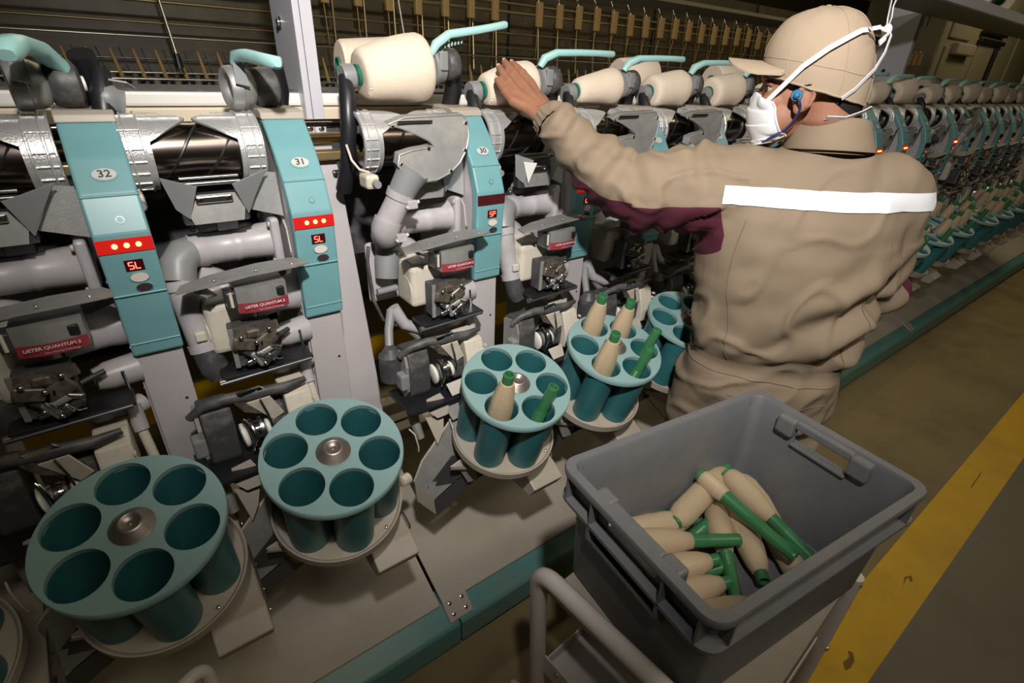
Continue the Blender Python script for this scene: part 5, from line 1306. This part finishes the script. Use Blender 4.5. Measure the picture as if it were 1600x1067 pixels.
def onhead(x, z, side=1, off=.005):
    """point on cap or head surface seen from his left, at head coordinates x, z"""
    best = None
    for k in range(0, 200):
        y = .12 - k * .0006
        # inside cap ellipsoid?
        if z > -.042 + .30 * x:
            rx, ry, top = .112, .094, .108; s_ = max(0, 1 - (max(z, 0) / top) ** 2)
            if (x / rx) ** 2 + (y / ry) ** 2 <= s_ + .0: best = y; break
        else: break
    h = HB.ray_cast(Hd(x, .25 * side, z), -HLf * side); yh = ((h[0] - HOr).dot(HLf)) if h[0] else .05
    y = max(best or 0, yh) if side > 0 else -max(best or 0, -yh)
    return Hd(x, y + off * side, z)
def ribbon(b, pts, wdt, m, up=None):
    P = [Vector(p) for p in pts]; vs = []
    for i, p in enumerate(P):
        t = (P[min(i + 1, len(P) - 1)] - P[max(i - 1, 0)]).normalized(); nn = (p - HOr).normalized() if up is None else up; s_ = t.cross(nn).normalized()
        for q in (-1, 1): vs += [p + s_ * wdt * q + nn * .0008, p + s_ * wdt * q - nn * .0008]
    fs = []
    for i in range(len(P) - 1):
        a = i * 4; c = a + 4; fs += [[a, c, c + 2, a + 2], [a + 1, a + 3, c + 3, c + 1], [a, a + 1, c + 1, c], [a + 2, c + 2, c + 3, a + 3]]
    b.poly(vs, fs, m)
def line(pts, n=14):
    out = []
    for (x0, z0), (x1, z1) in zip(pts, pts[1:]):
        for k in range(n): out.append((x0 + (x1 - x0) * k / n, z0 + (z1 - z0) * k / n))
    return out + [pts[-1]]
b = MB(); ribbon(b, [onhead(.080, -.066, off=.003).lerp(onhead(.020, .000, off=.006), k / 8) for k in range(8)] + [onhead(x, z) for x, z in line([(.020, .000), (-.02, .030), (-.068, .058), (-.098, .062)])], .0045, M['maskw'])
kn = Hd(-.113, .012, .058)
ribbon(b, [onhead(x, z) for x, z in line([(-.098, .062), (-.103, .058)], 3)] + [kn], .0045, M['maskw'])
ribbon(b, [kn, Hd(-.122, .018, .05), Hd(-.118, .030, .02), Hd(-.107, .045, -.01), Hd(-.080, .070, -.045), Hd(-.060, .080, -.062)], .0038, M['maskw'])
ribbon(b, [kn, Hd(-.116, .010, .08), Hd(-.114, .010, .100), Hd(-.118, .008, .118)], .0065, M['maskw']); ribbon(b, [Hd(-.118, .008, .118), Hd(-.108, .002, .112), Hd(-.110, .004, .08), kn], .0065, M['maskw'])
ribbon(b, [kn, Hd(-.112, .022, .045), Hd(-.104, .034, .036)], .005, M['maskw'])
b.sphere(kn, .008, M['maskw'], (1, 1, 1.4))
ribbon(b, [Hd(-.040, .066, -.098), Hd(-.075, .050, -.100), Hd(-.105, .040, -.088), Hd(-.118, .036, -.080)], .0055, M['maskw'])
b.build('mask_strap', mask, po)
b = MB(); e0 = Hd(.022, .086, -.054)
b.cyl(e0 - HLf * .006, e0 + HLf * .009, .0115, .0095, M['blue'], 18); b.sphere(e0 + HLf * .012, .006, M['blue'])
b.build('ear_plug', person, po)
b = MB(); b.tube([q for q, r_ in catmull([e0 + HLf * .012, e0 + HLf * .012 - HU * .012 - HF * .008, onhead(.012, -.085, off=.006), onhead(.028, -.115, off=.008), Hd(.055, .062, -.135), Hd(.075, .045, -.150)], [1] * 6)], .0022, M['bluec'], 8)
b.build('ear_plug_cord', person, po)
